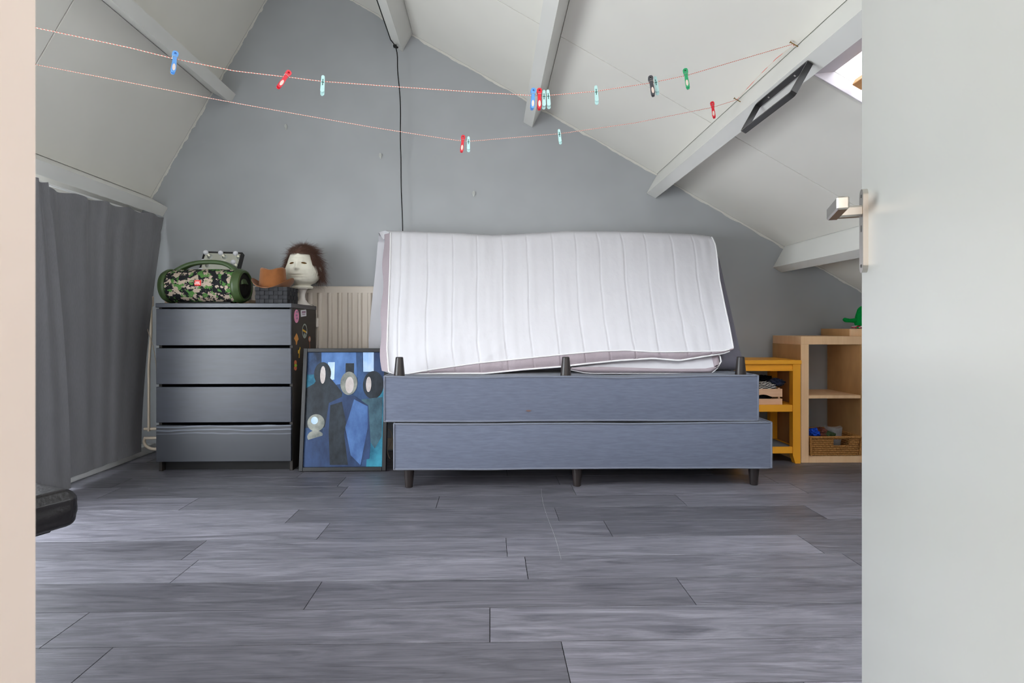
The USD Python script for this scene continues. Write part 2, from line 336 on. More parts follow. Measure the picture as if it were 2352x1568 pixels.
# left: a low window band under the eaves beam, mostly behind the curtain
WX = -2.46
obj('wall_left', cat(bx(WX - .08, FY0, 0, WX + .02, .5, ZLB + .1, 0), bx(WX - .08, .5, 0, WX + .02, WY + .1, .05, 0), bx(WX - .08, .5, 1.60, WX + .02, WY + .1, ZLB + .1, 0), bx(WX - .08, 3.05, 0, WX + .02, WY + .1, 1.66, 0)),
    M_front, label='low side wall under the left roof slope around the window', cat='wall', kind='structure', smooth=False)
w1 = thing('window_1', 'white framed low window behind the grey curtain', 'window', kind='structure')
for y in (.5, 1.35, 2.2, 2.99):
    obj('mullion', bx(WX - .05, y, .05, WX + .01, y + .06, 1.60), M_white, w1)
obj('sill', bx(WX - .05, .5, .05, WX + .12, 3.05, .075), M_white, w1)
obj('head', bx(WX - .05, .5, 1.56, WX + .01, 3.05, 1.60), M_white, w1)
for y in (.56, 1.41, 2.26):
    obj('pane', bx(WX - .03, y, .075, WX - .024, y + .79, 1.56, 0), M_glass, w1, smooth=False)

obj('baseboard_left', bx(-2.37, 2.3, 0, -2.298, WY - .001, .06, .003), M_white, label='low white baseboard showing under the grey curtain', cat='baseboard', kind='structure', smooth=False)
g_ = bx(-40, -40, -5.6, 40, 40, -5.5, 0)
obj('ground', g_, mat('pale_paving', (150, 150, 146), .9, .2, var=.1, vscale=(1, 1, 1)), label='pale paved ground far below the windows', cat='ground', kind='structure', smooth=False)
# ceiling: panels between the roof beams, a deck behind them
pur = {}                    # beam: corner points at the back wall in (x, z)
def P2(u, v): p = px(u, v, WY); return np.array([p[0], p[2]])
BW = .071
beams = []                  # (bottom corner nearer the ridge, depth, side)
for (u, v, side, dep, lab) in ((904, 107, 'R', .155, 'white roof beam nearest the ridge, with the black cable along it'), (1202, 281, 'R', .155, 'white roof beam behind the row of four pegs'),
                              (1485, 444, 'R', .155, 'white roof beam carrying the nails and the black metal bracket'), (1775, 614, 'R', .165, 'lowest white roof beam on the right, above the bookcase')):
    beams.append((P2(u, v), side, dep, lab))
for (u, v, lab) in ((542, 217, 'white roof beam on the left slope behind the blue peg'), (386, 477, 'white eaves beam over the grey curtain')):
    beams.append((P2(u, v), 'L', .175, lab))
spans = {'R': [], 'L': []}
BY0 = FY1
for i, (c, side, dep, lab) in enumerate(beams):
    D, N = (RD, RN) if side == 'R' else (LD, LN)
    d2, n2 = D[[0, 2]], N[[0, 2]]
    # depth until the roof plane is met
    mm, cc = (RM, RC) if side == 'R' else (LM, LC)
    t = (mm * c[0] + cc - c[1]) / (-(mm * -n2[0]) + -n2[1]) if False else None
    f = lambda s: (mm * (c[0] - n2[0] * s) + cc) - (c[1] - n2[1] * s)
    s0, s1 = f(0), f(.1); dep = s0 / (s0 - s1) * .1
    a0, a1 = c - n2 * (dep + .03), c; b1 = c + d2 * BW; b0 = b1 - n2 * (dep + .03)
    poly = Polygon([a0, a1, b1, b0])
    m = extrude(poly, (0, WY - .002, 0), (1, 0, 0), (0, 0, 1), WY - .002 - BY0 - .002)
    obj(f'trim_{i+1}', m, M_beam, label=lab, cat='beam', kind='structure', smooth=False)
    sref = ((c - n2 * dep) - np.array([APX, APZ])) @ d2
    spans[side].append((sref, sref + BW)); pur[i] = (c, d2, n2, dep)
ce = thing('ceiling', 'sloping white ceiling of painted panels under the roof', 'ceiling', kind='structure')
def slope_slab(side, s0, s1, y0, y1, t0, t1, m, name, bev=.0015):
    D, N = (RD, RN) if side == 'R' else (LD, LN)
    A = np.array([APX, 0, APZ])
    O = A + D * (s0 + s1) / 2 + np.array([0, (y0 + y1) / 2, 0]) - N * (t0 + t1) / 2
    obj(name, obox(O, D, np.array([0, 1.0, 0]), np.cross(D, [0, 1.0, 0]), abs(s1 - s0) / 2, (y1 - y0) / 2, (t1 - t0) / 2, bev), m, ce, smooth=False)
sR_end = (np.array([XR, ZR]) - [APX, APZ]) @ RD[[0, 2]]; sL_end = (np.array([XLB, ZLB]) - [APX, APZ]) @ LD[[0, 2]]
SKY0, SKY1 = 0.72, pxd(1867, 170, RN, RN @ np.array([0, 0, RC]))[1]      # skylight along the room
r3 = spans['R'][2]; r4 = spans['R'][3]
SS0, SS1 = 3.085, r4[0] - .05                                       # skylight down the slope
G = .0025
r2 = spans['R'][1]
r1 = spans['R'][0]
UY0, UY1, US0, US1 = 1.15, 1.65, r1[1] + .08, r2[0] - .08                # added unseen roof window for fill light, higher up the slope
edges = [0.0] + [x for s in spans['R'] for x in s] + [sR_end]
for k in range(0, len(edges), 2):
    s0, s1 = edges[k], edges[k + 1]
    ys = [FY1, 1.75, 2.965, WY] if k != 6 else None
    if k == 6:
        for (y0, y1) in ((FY1, SKY0), (SKY1, 2.965), (2.965, WY)): slope_slab('R', s0 + G, s1 - G, y0 + G, y1 - G, 0, .02, M_ceil, 'panel')
        slope_slab('R', s0 + G, SS0 - G, SKY0 + G, SKY1 - G, 0, .02, M_ceil, 'panel')
        slope_slab('R', SS1, s1 - G, SKY0 + G, SKY1 - G, 0, .02, M_ceil, 'panel')
    elif k == 2:
        for (a0, a1, y0, y1) in ((s0, s1, FY1, UY0), (s0, US0, UY0, UY1), (US1, s1, UY0, UY1), (s0, s1, UY1, 2.965), (s0, s1, 2.965, WY)): slope_slab('R', a0 + G, a1 - G, y0 + G, y1 - G, 0, .02, M_ceil, 'panel')
    else:
        for y0, y1 in zip(ys[:-1], ys[1:]): slope_slab('R', s0 + (G if k else 0), s1 - G, y0 + G, y1 - G, 0, .02, M_ceil, 'panel')
edges = [0.0] + [x for s in spans['L'] for x in s] + [sL_end]
for k in range(0, len(edges), 2):
    s0, s1 = edges[k], edges[k + 1]
    if s1 - s0 < .03: continue
    for y0, y1 in ((FY1, 1.5), (1.5, 2.716), (2.716, WY)): slope_slab('L', s0 + (G if k else 0), s1 - G, y0 + G, y1 - G, 0, .02, M_ceil, 'panel')
h = .0205
for (s0, s1, y0, y1) in ((-.16, US0 - h, FY0, WY + .1), (US0 - h, US1 + h, FY0, UY0 - h), (US0 - h, US1 + h, UY1 + h, WY + .1), (US1 + h, SS0 - h, FY0, WY + .1), (SS1 + h, sR_end + .15, FY0, WY + .1), (SS0 - h, SS1 + h, FY0, SKY0 - h), (SS0 - h, SS1 + h, SKY1 + h, WY + .1)):
    slope_slab('R', s0, s1, y0, y1, .0205, .12, M_joint, 'roof_deck', 0)
slope_slab('L', -.16, sL_end + .12, FY0, WY + .1, .0205, .12, M_joint, 'roof_deck', 0)
# hand-cut white paint edge along the gable
def paint_edge(p0, p1, inward, seed):
    n = 260; t = np.linspace(0, 1, n)
    w = .007 + .011 * meshkit.noise(np.stack([t * 55, t * 0 + seed, t * 0], 1), seed) ** 1.5 + .004 * rng.random(n)
    A = p0 + (p1 - p0) * t[:, None]; B = A + inward * w[:, None]
    off = np.array([0, -.0012, 0])
    return grid(np.stack([A, A + off, B + off, B], 0), flip=True)
gl, gr = px(345, 455, WY), px(1985, 671, WY)
ap = np.array([APX, WY, APZ])
obj('trim_7', paint_edge(ap, np.array([gr[0], WY, RM * gr[0] + RC]), RN, 3), M_caulk, label='uneven white paint edge along the right roof slope on the grey wall', cat='paint edge', kind='structure', smooth=False)
obj('trim_8', paint_edge(ap, np.array([gl[0], WY, LM * gl[0] + LC]), LN, 5), M_caulk, label='uneven white paint edge along the left roof slope on the grey wall', cat='paint edge', kind='structure', smooth=False)
# skylight
w2 = thing('window_2', 'bright roof window beside the white beam on the right slope', 'window', kind='structure')
def SP(s, y, t): return np.array([APX, 0, APZ]) + RD * s + np.array([0, y, 0]) - RN * t
def sslab(s0, s1, y0, y1, t0, t1, b=.002):
    return obox(SP((s0 + s1) / 2, (y0 + y1) / 2, (t0 + t1) / 2), RD, np.array([0, 1.0, 0]), np.cross(RD, [0, 1.0, 0]), (s1 - s0) / 2, (y1 - y0) / 2, abs(t1 - t0) / 2, b)
T1 = .17
T2 = .052
M_reveal = mat('window_lining_paint', (184, 178, 184), .7, .3)  # white lining paint, darkened to stand for weaker light on the reveal
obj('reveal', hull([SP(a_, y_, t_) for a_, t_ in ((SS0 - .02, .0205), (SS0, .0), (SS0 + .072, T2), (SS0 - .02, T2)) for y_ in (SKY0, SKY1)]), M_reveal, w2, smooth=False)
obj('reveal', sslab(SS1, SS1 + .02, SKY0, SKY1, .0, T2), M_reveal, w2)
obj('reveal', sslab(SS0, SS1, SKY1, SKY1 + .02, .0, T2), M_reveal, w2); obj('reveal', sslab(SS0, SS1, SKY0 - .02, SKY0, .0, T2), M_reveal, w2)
for (s0, s1, y0, y1) in ((SS0 + .03, SS0 + .072, SKY0, SKY1), (SS1, SS1 + .02, SKY0, SKY1), (SS0, SS1, SKY1, SKY1 + .02), (SS0, SS1, SKY0 - .02, SKY0)):
    obj('frame_bar', sslab(s0, s1, y0, y1, T2 + .0005, .125), M_white, w2)
obj('glass_pane', sslab(SS0 + .073, SS1, SKY0, SKY1, T2 + .012, T2 + .018, 0), M_glass, w2, smooth=False)
obj('sash_bar', sslab(3.232, 3.275, SKY0 + .001, 2.198, .018, .045), M_pine, w2)
w3 = thing('window_3', 'added roof window for fill light, higher up the right slope, out of the frame', 'window', kind='structure')  # added, unseen opening that lets in frontal fill
for (s0, s1, y0, y1) in ((US0 - .02, US0, UY0, UY1), (US1, US1 + .02, UY0, UY1), (US0, US1, UY1, UY1 + .02), (US0, US1, UY0 - .02, UY0)):
    obj('reveal', sslab(s0, s1, y0, y1, 0, T1), M_beam, w3)
obj('glass_pane', sslab(US0, US1, UY0, UY1, T1 + .05, T1 + .056, 0), M_glass, w3, smooth=False)
rect_light('daylight_roof_window', SP((US0 + US1) / 2, (UY0 + UY1) / 2, T1 + .12), RN, UY1 - UY0, US1 - US0, 1.6, (1.0, .99, .98), up=RD)  # fill light placed over the added opening
rect_light('daylight_skylight', SP((SS0 + SS1) / 2, (SKY0 + SKY1) / 2 - .35, T1 + .12), RN, .7, SS1 - SS0, 4.0, (1.0, .99, .98), up=RD)

# door frame and open door
obj('trim_9', cat(bx(DXL - .03, FY0 - .01, 0, DXL, FY1 + .012, 2.06, .006), bx(DXL - .075, FY1, 0, DXL - .002, FY1 + .012, 2.1, .004), bx(DXR, FY0 - .01, 0, DXR + .03, FY1 + .004, 2.06, .004), bx(DXL, FY0 - .01, 2.03, DXR, FY1 + .004, 2.06, .004)),
    M_jamb, label='pale painted door frame close to the camera on the left', cat='door frame', kind='structure')
d1 = thing('door_1', 'open off-white door with a steel lever handle on the right', 'door', kind='structure')
DE = px(1979, 484, 1.20)                         # leading edge of the inner face
dd = np.array([DE[0] - DXR - .012, DE[1] - FY1 - .014, 0]); DW = np.linalg.norm(dd); dd /= DW
dn = np.array([-dd[1], dd[0], 0])                # out of the visible face
H0 = np.array([DE[0], DE[1], 0]) - dd * DW
def dbox(s0, s1, n0, n1, z0, z1, b=.002): return obox(H0 + dd * (s0 + s1) / 2 + dn * (n0 + n1) / 2 + UP * (z0 + z1) / 2, dd, dn, UP, (s1 - s0) / 2, abs(n1 - n0) / 2, (z1 - z0) / 2, b)
obj('door_leaf', dbox(0, DW, -.04, 0, .008, 2.01, .0025), M_door, d1)
zt, zb, zh = px(1985, 435, 1.16)[2], px(1985, 626, 1.16)[2], px(1985, 485, 1.16)[2]
SE = DW - .046                                   # handle axis
def rounded(w, h, r, q=8): return sbox(-w / 2 + r, -h / 2 + r, w / 2 - r, h / 2 - r).buffer(r, quad_segs=q)
def on_door(poly, s, z, n0, n1): return extrude(poly, H0 + dd * s + UP * z + dn * n0, dd, UP, -(n1 - n0) if np.cross(dd, UP) @ dn < 0 else (n1 - n0))
hp = obj('handle_plate', on_door(rounded(.036, zt - zb, .016), SE, (zt + zb) / 2, 0, .0095), M_steel, d1)
neck = []
p0 = H0 + dd * SE + UP * zh
for n_, r_ in ((.008, .0115), (.03, .0112), (.052, .0118)):
    neck.append((n_, r_))
obj('handle_neck', obox(p0 + dn * .034, dn, dd, UP, .028, .0115, .0115, .004), M_steel, d1)
obj('lever', cat(obox(p0 + dn * .060 - dd * .048, dd, dn, UP, .062, .011, .0128, .003)), M_steel, d1)
obj('keyhole', on_door(rounded(.006, .014, .0028), SE, zh - .036, .0085, .0099), M_black, d1)
obj('screw', on_door(rounded(.007, .007, .0034), SE, zb + .014, .0085, .0102), M_dsteel, d1)
obj('screw', on_door(rounded(.007, .007, .0034), SE, zt - .014, .0085, .0102), M_dsteel, d1)

# ================================================================= BEDS
def box_spring(label, u0, u1, y0, z0, z1, depth, legs_up, sag):
    x0, x1 = px(u0, 900, y0)[0], px(u1, 900, y0)[0]
    t = thing('box_spring', label, 'bed base', ((x0 + x1) / 2, y0 + depth / 2, z0))
    hx, hy, hh = (x1 - x0) / 2, depth / 2, z1 - z0
    n = 90
    # upholstered body: rounded slab with a slightly bulging front and a soft, sagging seam
    s = np.linspace(-1, 1, n)
    zz = np.linspace(0, 1, 9)
    def wob(q, sd): return (meshkit.noise(np.stack([q * 4 + 20, q * 0 + sd, q * 0], 1), sd) - .5)
    top = sag * wob(s, 3) * 2; bot = -.006 * wob(s, 8)
    rows = []
    for q in zz:
        bul = .012 * math.sin(math.pi * q)
        z = bot + (hh + top - bot) * q
        rows.append(np.stack([s * hx, np.full(n, -hy) - bul * (1 - s ** 8), z], 1))
    front = np.array(rows)
    back = front.copy(); back[..., 1] *= -1
    ring = np.concatenate([front, back[:, ::-1]], 1)
    side_b = .008 * np.sin(math.pi * zz)
    ring[:, 0, 0] -= 0
    body = grid(ring, cv=True, flip=False)
    cap = lambda r, fl: grid(np.stack([r[:n], r[n:][::-1]], 0), flip=fl)
    obj('body', cat(body, cap(ring[-1], True), cap(ring[0], False)), M_denim, t, smooth=40)
    pr = .0055
    for r in (ring[0], ring[-1]):
        obj('piping', tube(r, pr, 6, closed=True), M_denim2, t, smooth=True)
    for sx in (0, n - 1):
        obj('piping', tube(front[:, sx], pr * .9, 6), M_denim2, t, smooth=True)
    L = .108
    for fy in (-1, 1):
        for fx in (-.93, -.03, .93):
            cx_, cy_ = fx * hx, fy * (hy - .055)
            rt, rb = .030, .020
            pr_ = [(0, 0), (rb - .003, 0), (rb, .003), (rt, L), (0, L)]
            m = lathe(pr_, 24)
            if not legs_up: m.apply_translation((cx_, cy_, -L))
            else: m.apply_transform(trimesh.transformations.rotation_matrix(math.pi, (1, 0, 0))); m.apply_translation((cx_, cy_, hh + L - .003))
            obj('leg', m, M_leg, t)
    return t
M_stain = mat('rust_stain', (112, 92, 88), .95, .1)
BY = 2.985
zl0, zl1 = .107, px(1300, 973, BY)[2]
zu1 = px(1300, 866, BY)[2]
box_spring('lower blue-grey upholstered box spring standing on the floor', 905, 1772, BY, zl0, zl1, .90, False, .003)
box_spring('upper blue-grey upholstered box spring turned upside down with legs up', 883, 1741, BY, zl1 + .016, zu1, .88, True, .006)
ub = stage.GetPrimAtPath('/World/box_spring_001'); uo = np.array(UsdGeom.Xformable(ub).GetLocalTransformation().ExtractTranslation())
sp0 = px(1214, 943, BY - .0125) - uo
obj('stain', extrude(Polygon([(.013 * math.cos(a) * (1 + .2 * math.sin(3 * a)), .0045 * math.sin(a)) for a in np.linspace(0, 6.283, 24)]), (sp0[0], -.4405 - .0126, sp0[2]), (1, 0, 0), (0, 0, 1), .0004), M_stain, ub, label='small rust brown stain', smooth=False)

# grey sheeted mattress leaning on the wall
MXR = 1.485
mb, mt = np.array([3.262, .628]), np.array([3.655, 1.365])
dz = (mt - mb) / np.linalg.norm(mt - mb); dnm = np.array([dz[1], -dz[0]]); MT = .17
def mattress():
    rs = []
    n = 40; xs = np.linspace(-.515, MXR, n)
    prof = []
    Lh = np.linalg.norm(mt - mb)
    r = .05
    for (cu, cv_, a0) in ((r, r, 180), (r, Lh - r, 90), (MT - r, Lh - r, 0), (MT - r, r, -90)):
        pass
    poly = sbox(r, r, MT - r, Lh - r).buffer(r, quad_segs=6)
    q = interp_poly(np.array(poly.exterior.coords), 80)[:-1]
    rows = []
    for x in np.r_[xs[0] , xs]:
        pass
    ends = [(xs[0], .82), (xs[0] + .012, .94), (xs[0] + .04, 1.0)] + [(x, 1.0) for x in xs[2:-2]] + [(xs[-1] - .04, 1.0), (xs[-1] - .012, .94), (xs[-1], .82)]
    c = np.array([MT / 2, Lh / 2])
    for x, k in ends:
        qq = c + (q - c) * np.array([1 - (1 - k) * .9, 1 - (1 - k) * .25])
        yz = mb + qq[:, :1] * dnm + qq[:, 1:] * dz
        rows.append(np.column_stack([np.full(len(yz), x), yz]))
    P = np.array(rows)
    w = meshkit.noise(P * np.array([5, 9, 9]) + 31, 4) - .5
    P[:, :, 1] += .006 * w
    P[:, :, 2] = np.maximum(P[:, :, 2], zu1 + .009)
    caps = []
    for r_ in (P[0], P[-1]):
        c_ = r_.mean(0); caps.append(grid(np.stack([r_, np.broadcast_to(c_, r_.shape)], 0), cv=True))
    return cat(grid(P, cv=True), *caps)
mm_ = thing('mattress', 'dark grey sheeted mattress leaning on edge behind the white topper', 'mattress')
obj('body', mattress(), M_sheet, mm_, smooth=50)
obj('sheet_hem', tube([(MXR - .002, mb[0] + dnm[0] * .06 + dz[0] * s_, mb[1] + dnm[1] * .06 + dz[1] * s_ + .0) for s_ in np.linspace(.08, .62, 14)], .004, 6), M_sheet, mm_, smooth=True)

# white topper folded over the mattress
top_uv = [(897, 535), (930, 536), (1000, 539), (1060, 541), (1130, 546), (1190, 543), (1240, 540), (1300, 536), (1420, 537), (1530, 540), (1600, 543), (1637, 548)]
bot_uv = [(893, 853), (905, 860), (930, 859), (1000, 847), (1100, 833), (1200, 823), (1300, 813), (1380, 806), (1440, 804), (1500, 808), (1600, 807), (1660, 806), (1684, 799)]
left_uv = [(893, 853), (889, 800), (891, 740), (895, 640), (897, 560), (897, 535)]
right_uv = [(1684, 799), (1675, 750), (1664, 700), (1652, 640), (1647, 590), (1643, 562), (1637, 548)]
NC, NR = 420, 46
def coons(T, B, L, R, nc, nr):
    T, B = interp_poly(T, nc), interp_poly(B, nc); L, R = interp_poly(L, nr), interp_poly(R, nr)
    s, t = np.linspace(0, 1, nc)[None, :, None], np.linspace(0, 1, nr)[:, None, None]
    return (1 - t) * B[None] + t * T[None] + (1 - s) * L[:, None] + s * R[:, None] - ((1 - s) * (1 - t) * B[0] + s * (1 - t) * B[-1] + (1 - s) * t * T[0] + s * t * T[-1])
uv = coons(top_uv, bot_uv, left_uv, right_uv, NC, NR)
t = np.linspace(0, 1, NR)[:, None]; s = np.linspace(0, 1, NC)[None]
Yf = 3.17 + (3.66 - 3.17) * t ** 1.12 + 0 * s
Yf = Yf - .018 * np.sin(math.pi * np.clip(t * 1.0, 0, 1)) * np.sin(math.pi * s) ** .5
# stitched quilting lines and soft puckers
lines = np.interp([920, 985, 1046, 1104, 1167, 1226, 1288, 1344, 1400, 1458, 1515, 1578, 1632], np.linspace(893, 1684, 50), np.linspace(0, 1, 50))
wave = .0035 * (meshkit.noise(np.stack([t * 5 + 0 * s, s * 0 + t * 0, t * 0 + 0 * s], -1), 5) - .5)
q = 0
for i, l in enumerate(lines):
    ww = s - l - wave - .0025 * (meshkit.noise(np.stack([t * 7 + i * 11.0 + 0 * s, 0 * s + 0 * t, 0 * s + 0 * t], -1), i) - .5)
    q = q + .0055 * np.exp(-(ww / .0018) ** 2) - .001 * np.exp(-((ww - .013) / .011) ** 2)
pk = meshkit.noise(np.stack([s * 62 + 0 * t, t * 2.2 + 0 * s, 0 * s + 0 * t], -1), 2) - .5
dg = meshkit.noise(np.stack([s * 30 - t * 16, (s * 6 + t * 4), 0 * s + 0 * t], -1), 6) - .5
Yf = Yf + q + .0055 * pk * (t > -1) + .010 * dg * np.clip(1 - 1.6 * t, 0, 1)
front = np.array([[px(uv[i, j, 0], uv[i, j, 1], Yf[i, j]) for j in range(NC)] for i in range(NR)])
# over the ridge and down behind
ridge = []
tp = front[-1]
for (dy, dzz) in ((.02, .013), (.05, .024), (.09, .026), (.13, .016), (.165, -.008), (.19, -.03)):
    r_ = tp.copy(); r_[:, 1] += dy; r_[:, 2] += dzz; ridge.append(r_)
bl = interp_poly([(871, 560), (866, 620), (857, 700), (850, 780), (851, 803)], 12)
for i, (u, v) in enumerate(bl):
    e = px(u, v, 3.862); r_ = ridge[-1].copy() if i == 0 else r_
    row = tp.copy(); k = (np.linspace(0, 1, NC))
    row[:, 0] = e[0] + (tp[-1, 0] - .06 - e[0]) * k; row[:, 1] = 3.862; row[:, 2] = e[2]
    ridge.append(row)
kk = np.linspace(0, 1, NC)
for i, r_ in enumerate(ridge[:6]):                 # ease the left end outward
    e = px(897 - 24 * min(1, (i + 1) / 4), 0, r_[0, 1])[0]
    r_[:, 0] += (e - r_[0, 0]) * (1 - kk) ** 8
outer = np.concatenate([front, np.array(ridge)], 0)
inner = outer.copy()
nf = NR
inner[:nf, :, 1] += .055; inner[nf:nf + 3, :, 2] -= .05; inner[nf + 3:, :, 1] -= .05; inner[nf:nf + 3, :, 1] += .02
# left end of the front layer opens toward the camera: its band turns outward
for i in range(nf):
    u, v = uv[i, 0]; wb = 16 + 2 * math.sin(i * .4)
    e = px(u - wb, v + 2, Yf[i, 0] + .055); inner[i, :, 0] += (e[0] - inner[i, 0, 0]) * (1 - kk) ** 30
lip = lambda r0, r1, n=5: np.array([r0 + (r1 - r0) * w for w in np.linspace(0, 1, n)])
tpr = thing('mattress_topper', 'white quilted mattress topper folded over the leaning grey mattress', 'mattress topper')
obj('cover', cat(grid(outer), grid(inner, flip=True), grid(lip(outer[nf - 1:, 0], inner[nf - 1:, 0], 2)), grid(lip(outer[nf - 1:, -1], inner[nf - 1:, -1], 2), flip=True)), M_topper, tpr, smooth=True)
# bottom band of the front layer: falls below the front edge
bb_uv = [(896, 858), (906, 869), (932, 866), (960, 865), (1060, 864), (1100, 859), (1200, 849), (1290, 842), (1340, 836), (1420, 828), (1500, 823), (1560, 828), (1620, 818), (1660, 812), (1684, 803)]
bb = interp_poly(bb_uv, NC)
low = np.array([px(bb[j, 0], bb[j, 1], Yf[0, j] + .012) for j in range(NC)])
low[:, 2] = np.maximum(low[:, 2], zu1 + .004)
back_low = low.copy(); back_low[:, 1] += .06; back_low[:, 2] += .01
bulge = lip(front[0], low, 5); bulge[1:4, :, 1] -= np.array([.006, .009, .006])[:, None]
obj('side_band', cat(grid(bulge, flip=True), grid(lip(low, back_low, 2), flip=True)), M_band, tpr, smooth=True)
lb = lip(outer[:nf, 0], inner[:nf, 0], 5); lb[1:4, :, 0] -= .004
obj('side_band', grid(lb), M_band, tpr, smooth=True)
rb = lip(outer[:nf + 6, -1], inner[:nf + 6, -1], 5); obj('side_band', grid(rb, flip=True), M_band, tpr, smooth=True)
obj('piping', tube(front[0][::6] + [0, -.003, 0], .0042, 6), M_pipew, tpr, smooth=True)
obj('piping', tube(low[::6] + [0, -.003, 0.001], .0055, 6), M_pipew, tpr, smooth=True)
obj('piping', tube(outer[:nf, 0] + [0, -.002, 0], .0042, 6), M_pipew, tpr, smooth=True)
obj('piping', tube(outer[:nf + 1, -1] + [0, -.002, 0], .0042, 6), M_pipew, tpr, smooth=True)
# lower edge of the back layer (left of the beds)
e0 = outer[-1]; e1 = e0.copy(); e1[:, 2] -= .085; e1[:, 1] -= .012; e1[:, 0] += .02 * (1 - kk) ** 20
bl_ = lip(e0, e1, 5); bl_[1:4, :, 1] -= .008
obj('side_band', grid(bl_[:, ::8]), M_band, tpr, smooth=True)
obj('piping', tube(e1[::10], .005, 6), M_pipew, tpr, smooth=True)
# second fold showing under the front layer on the right
n2_ = 120
fa = interp_poly([(1312, 842), (1400, 828), (1500, 822), (1600, 816), (1630, 812), (1634, 815)], n2_)
fb = interp_poly([(1312, 844), (1380, 842), (1450, 844), (1550, 847), (1620, 846), (1640, 842)], n2_)
fc = interp_poly([(1308, 848), (1340, 855), (1400, 861), (1470, 863), (1550, 864), (1600, 862), (1635, 856), (1653, 840)], n2_)
A = np.array([px(u, v, 3.235) for u, v in fa]); B = np.array([px(u, v, 3.175) for u, v in fb]); C = np.array([px(u, v, 3.185) for u, v in fc])
C[:, 2] = np.maximum(C[:, 2], zu1 + .004)
A2 = A.copy(); A2[:, 1] += .08
C2 = C.copy(); C2[:, 1] += .1
fr = lip(A, B, 6); fr[1:-1, :, 1] += .002 * np.sin(np.linspace(0, 60, n2_))
obj('folded_layer', cat(grid(fr, flip=True), grid(lip(A2, A, 2), flip=True)), M_topper, tpr, smooth=True)
bd = lip(B, C, 6); bd[1:-1, :, 1] -= np.array([.01, .015, .015, .01])[:, None]
obj('side_band', cat(grid(bd, flip=True), grid(lip(C, C2, 2), flip=True)), M_band, tpr, smooth=True)
pe = np.concatenate([C[::4], [px(1656, 830, 3.19), px(1654, 818, 3.2), px(1647, 811, 3.22)]])
obj('piping', tube(pe, .0045, 6), M_pipew, tpr, smooth=True)
eb = np.array([[px(1640, 842, 3.175), px(1634, 815, 3.235)], [px(1647, 838, 3.165), px(1642, 812, 3.225)], [px(1653, 838, 3.185), px(1650, 811, 3.23)]])
obj('side_band', grid(eb), M_band, tpr, smooth=True)

# ================================================================= CHEST OF DRAWERS
CYF = 3.378
cx0, cx1 = px(358, 900, CYF)[0], px(669, 900, CYF)[0]
CT = px(500, 696, CYF)[2]
ch = thing('chest_of_drawers', 'black-brown four-drawer wooden chest with stickers on its side', 'chest of drawers', ((cx0 + cx1) / 2, CYF + .24, 0))
hw = (cx1 - cx0) / 2
def cz(v): return px(500, v, CYF)[2]
obj('top_panel', bx(-hw - .002, -.242, CT - .026, hw + .002, .24, CT, .002), M_chest, ch)
obj('side_panel', bx(-hw + .001, -.212, 0, -hw + .02, .238, CT - .026, .0015), M_chestside, ch)
obj('side_panel', bx(hw - .02, -.212, 0, hw - .001, .238, CT - .026, .0015), M_chestside, ch)
obj('back_panel', bx(-hw + .02, .225, .03, hw - .02, .233, CT - .026, .001), M_chestin, ch)
obj('plinth', bx(-hw + .02, -.175, 0, hw - .02, -.16, .06, .001), M_chestin, ch)
M_figure = usdkit.material(stage, LOOK + 'figured_black_brown_wood', {  # pale wood grain over the same blue glare tint
    'g': ('texture_coordinate', {}), 'm': ('mapping', {'scale': (2.2, 1, 9)}), 'w': ('wave_texture', {'wave_type': 'bands', 'bands_direction': 'z', 'scale': 1.6, 'distortion': 7.0, 'detail': 2.0, 'detail_scale': .8}),
    'r': ('rgb_ramp', {'ramp': [(0, lin(34, 37, 46)), (.72, lin(40, 43, 53)), (.9, lin(112, 118, 130)), (1, lin(124, 130, 142))]}),
    's': ('separate_xyz', {}), 'k': ('map_range', {'from_min': cz(1002), 'from_max': cz(990), 'to_min': 0.0, 'to_max': .8, 'clamp': True}), 'x': ('mix', {'color1': lin(36, 39, 48)}),
    'p': ('principled_bsdf', {'roughness': .38, 'specular_ior_level': .7})},
    [('g.object', 'm.vector'), ('m.vector', 'w.vector'), ('w.fac', 'r.fac'), ('g.object', 's.vector'), ('s.z', 'k.value'), ('k.result', 'x.fac'), ('r.color', 'x.color2'), ('x.color', 'p.base_color')], surface='p.BSDF')
for (va, vb) in ((709, 793), (799, 882), (888, 970), (976, 1060)):
    d = obj('drawer', bx(-hw + .001, -.240, cz(vb), hw - .001, -.219, cz(va), .002), M_figure if va == 976 else M_chest, ch)
    obj('drawer_box', bx(-hw + .024, -.2185, cz(vb) + .01, hw - .024, .2, cz(va) - .03, .001), M_chestin, d)
# stickers on the right side
SX = hw - .001
def side_pt(u, v):
    p = pxd(u, v, (1, 0, 0), cx1 - .001); return np.array([p[1] - (CYF + .24), p[2]])
def sticker(pts, mt, label, parent=ch, lift=.0006, name='sticker', ell=False):
    P = np.array([side_pt(u, v) for u, v in pts])
    return obj(name, extrude(Polygon(P), (SX, 0, 0), (0, 1, 0), (0, 0, 1), lift), mt, parent, label=label, smooth=False)
def ell(cu, cv, ru, rv, n=28): return [(cu + ru * math.cos(a), cv + rv * math.sin(a)) for a in np.linspace(0, 2 * math.pi, n, endpoint=False)]
def smat(n, c): return mat('sticker_' + n, c, .5, .4)
S_pink, S_white, S_greyblue, S_yel, S_or, S_lime, S_redd, S_dark, S_lgrey, S_mauve = smat('pink', (226, 140, 176)), smat('white', (226, 226, 230)), smat('grey', (150, 160, 152)), smat('yellow', (226, 178, 48)), smat('orange', (208, 140, 66)), smat('lime', (150, 186, 46)), smat('red', (196, 104, 66)), smat('dark', (40, 38, 40)), smat('lgrey', (196, 200, 200)), smat('mauve', (160, 130, 150))
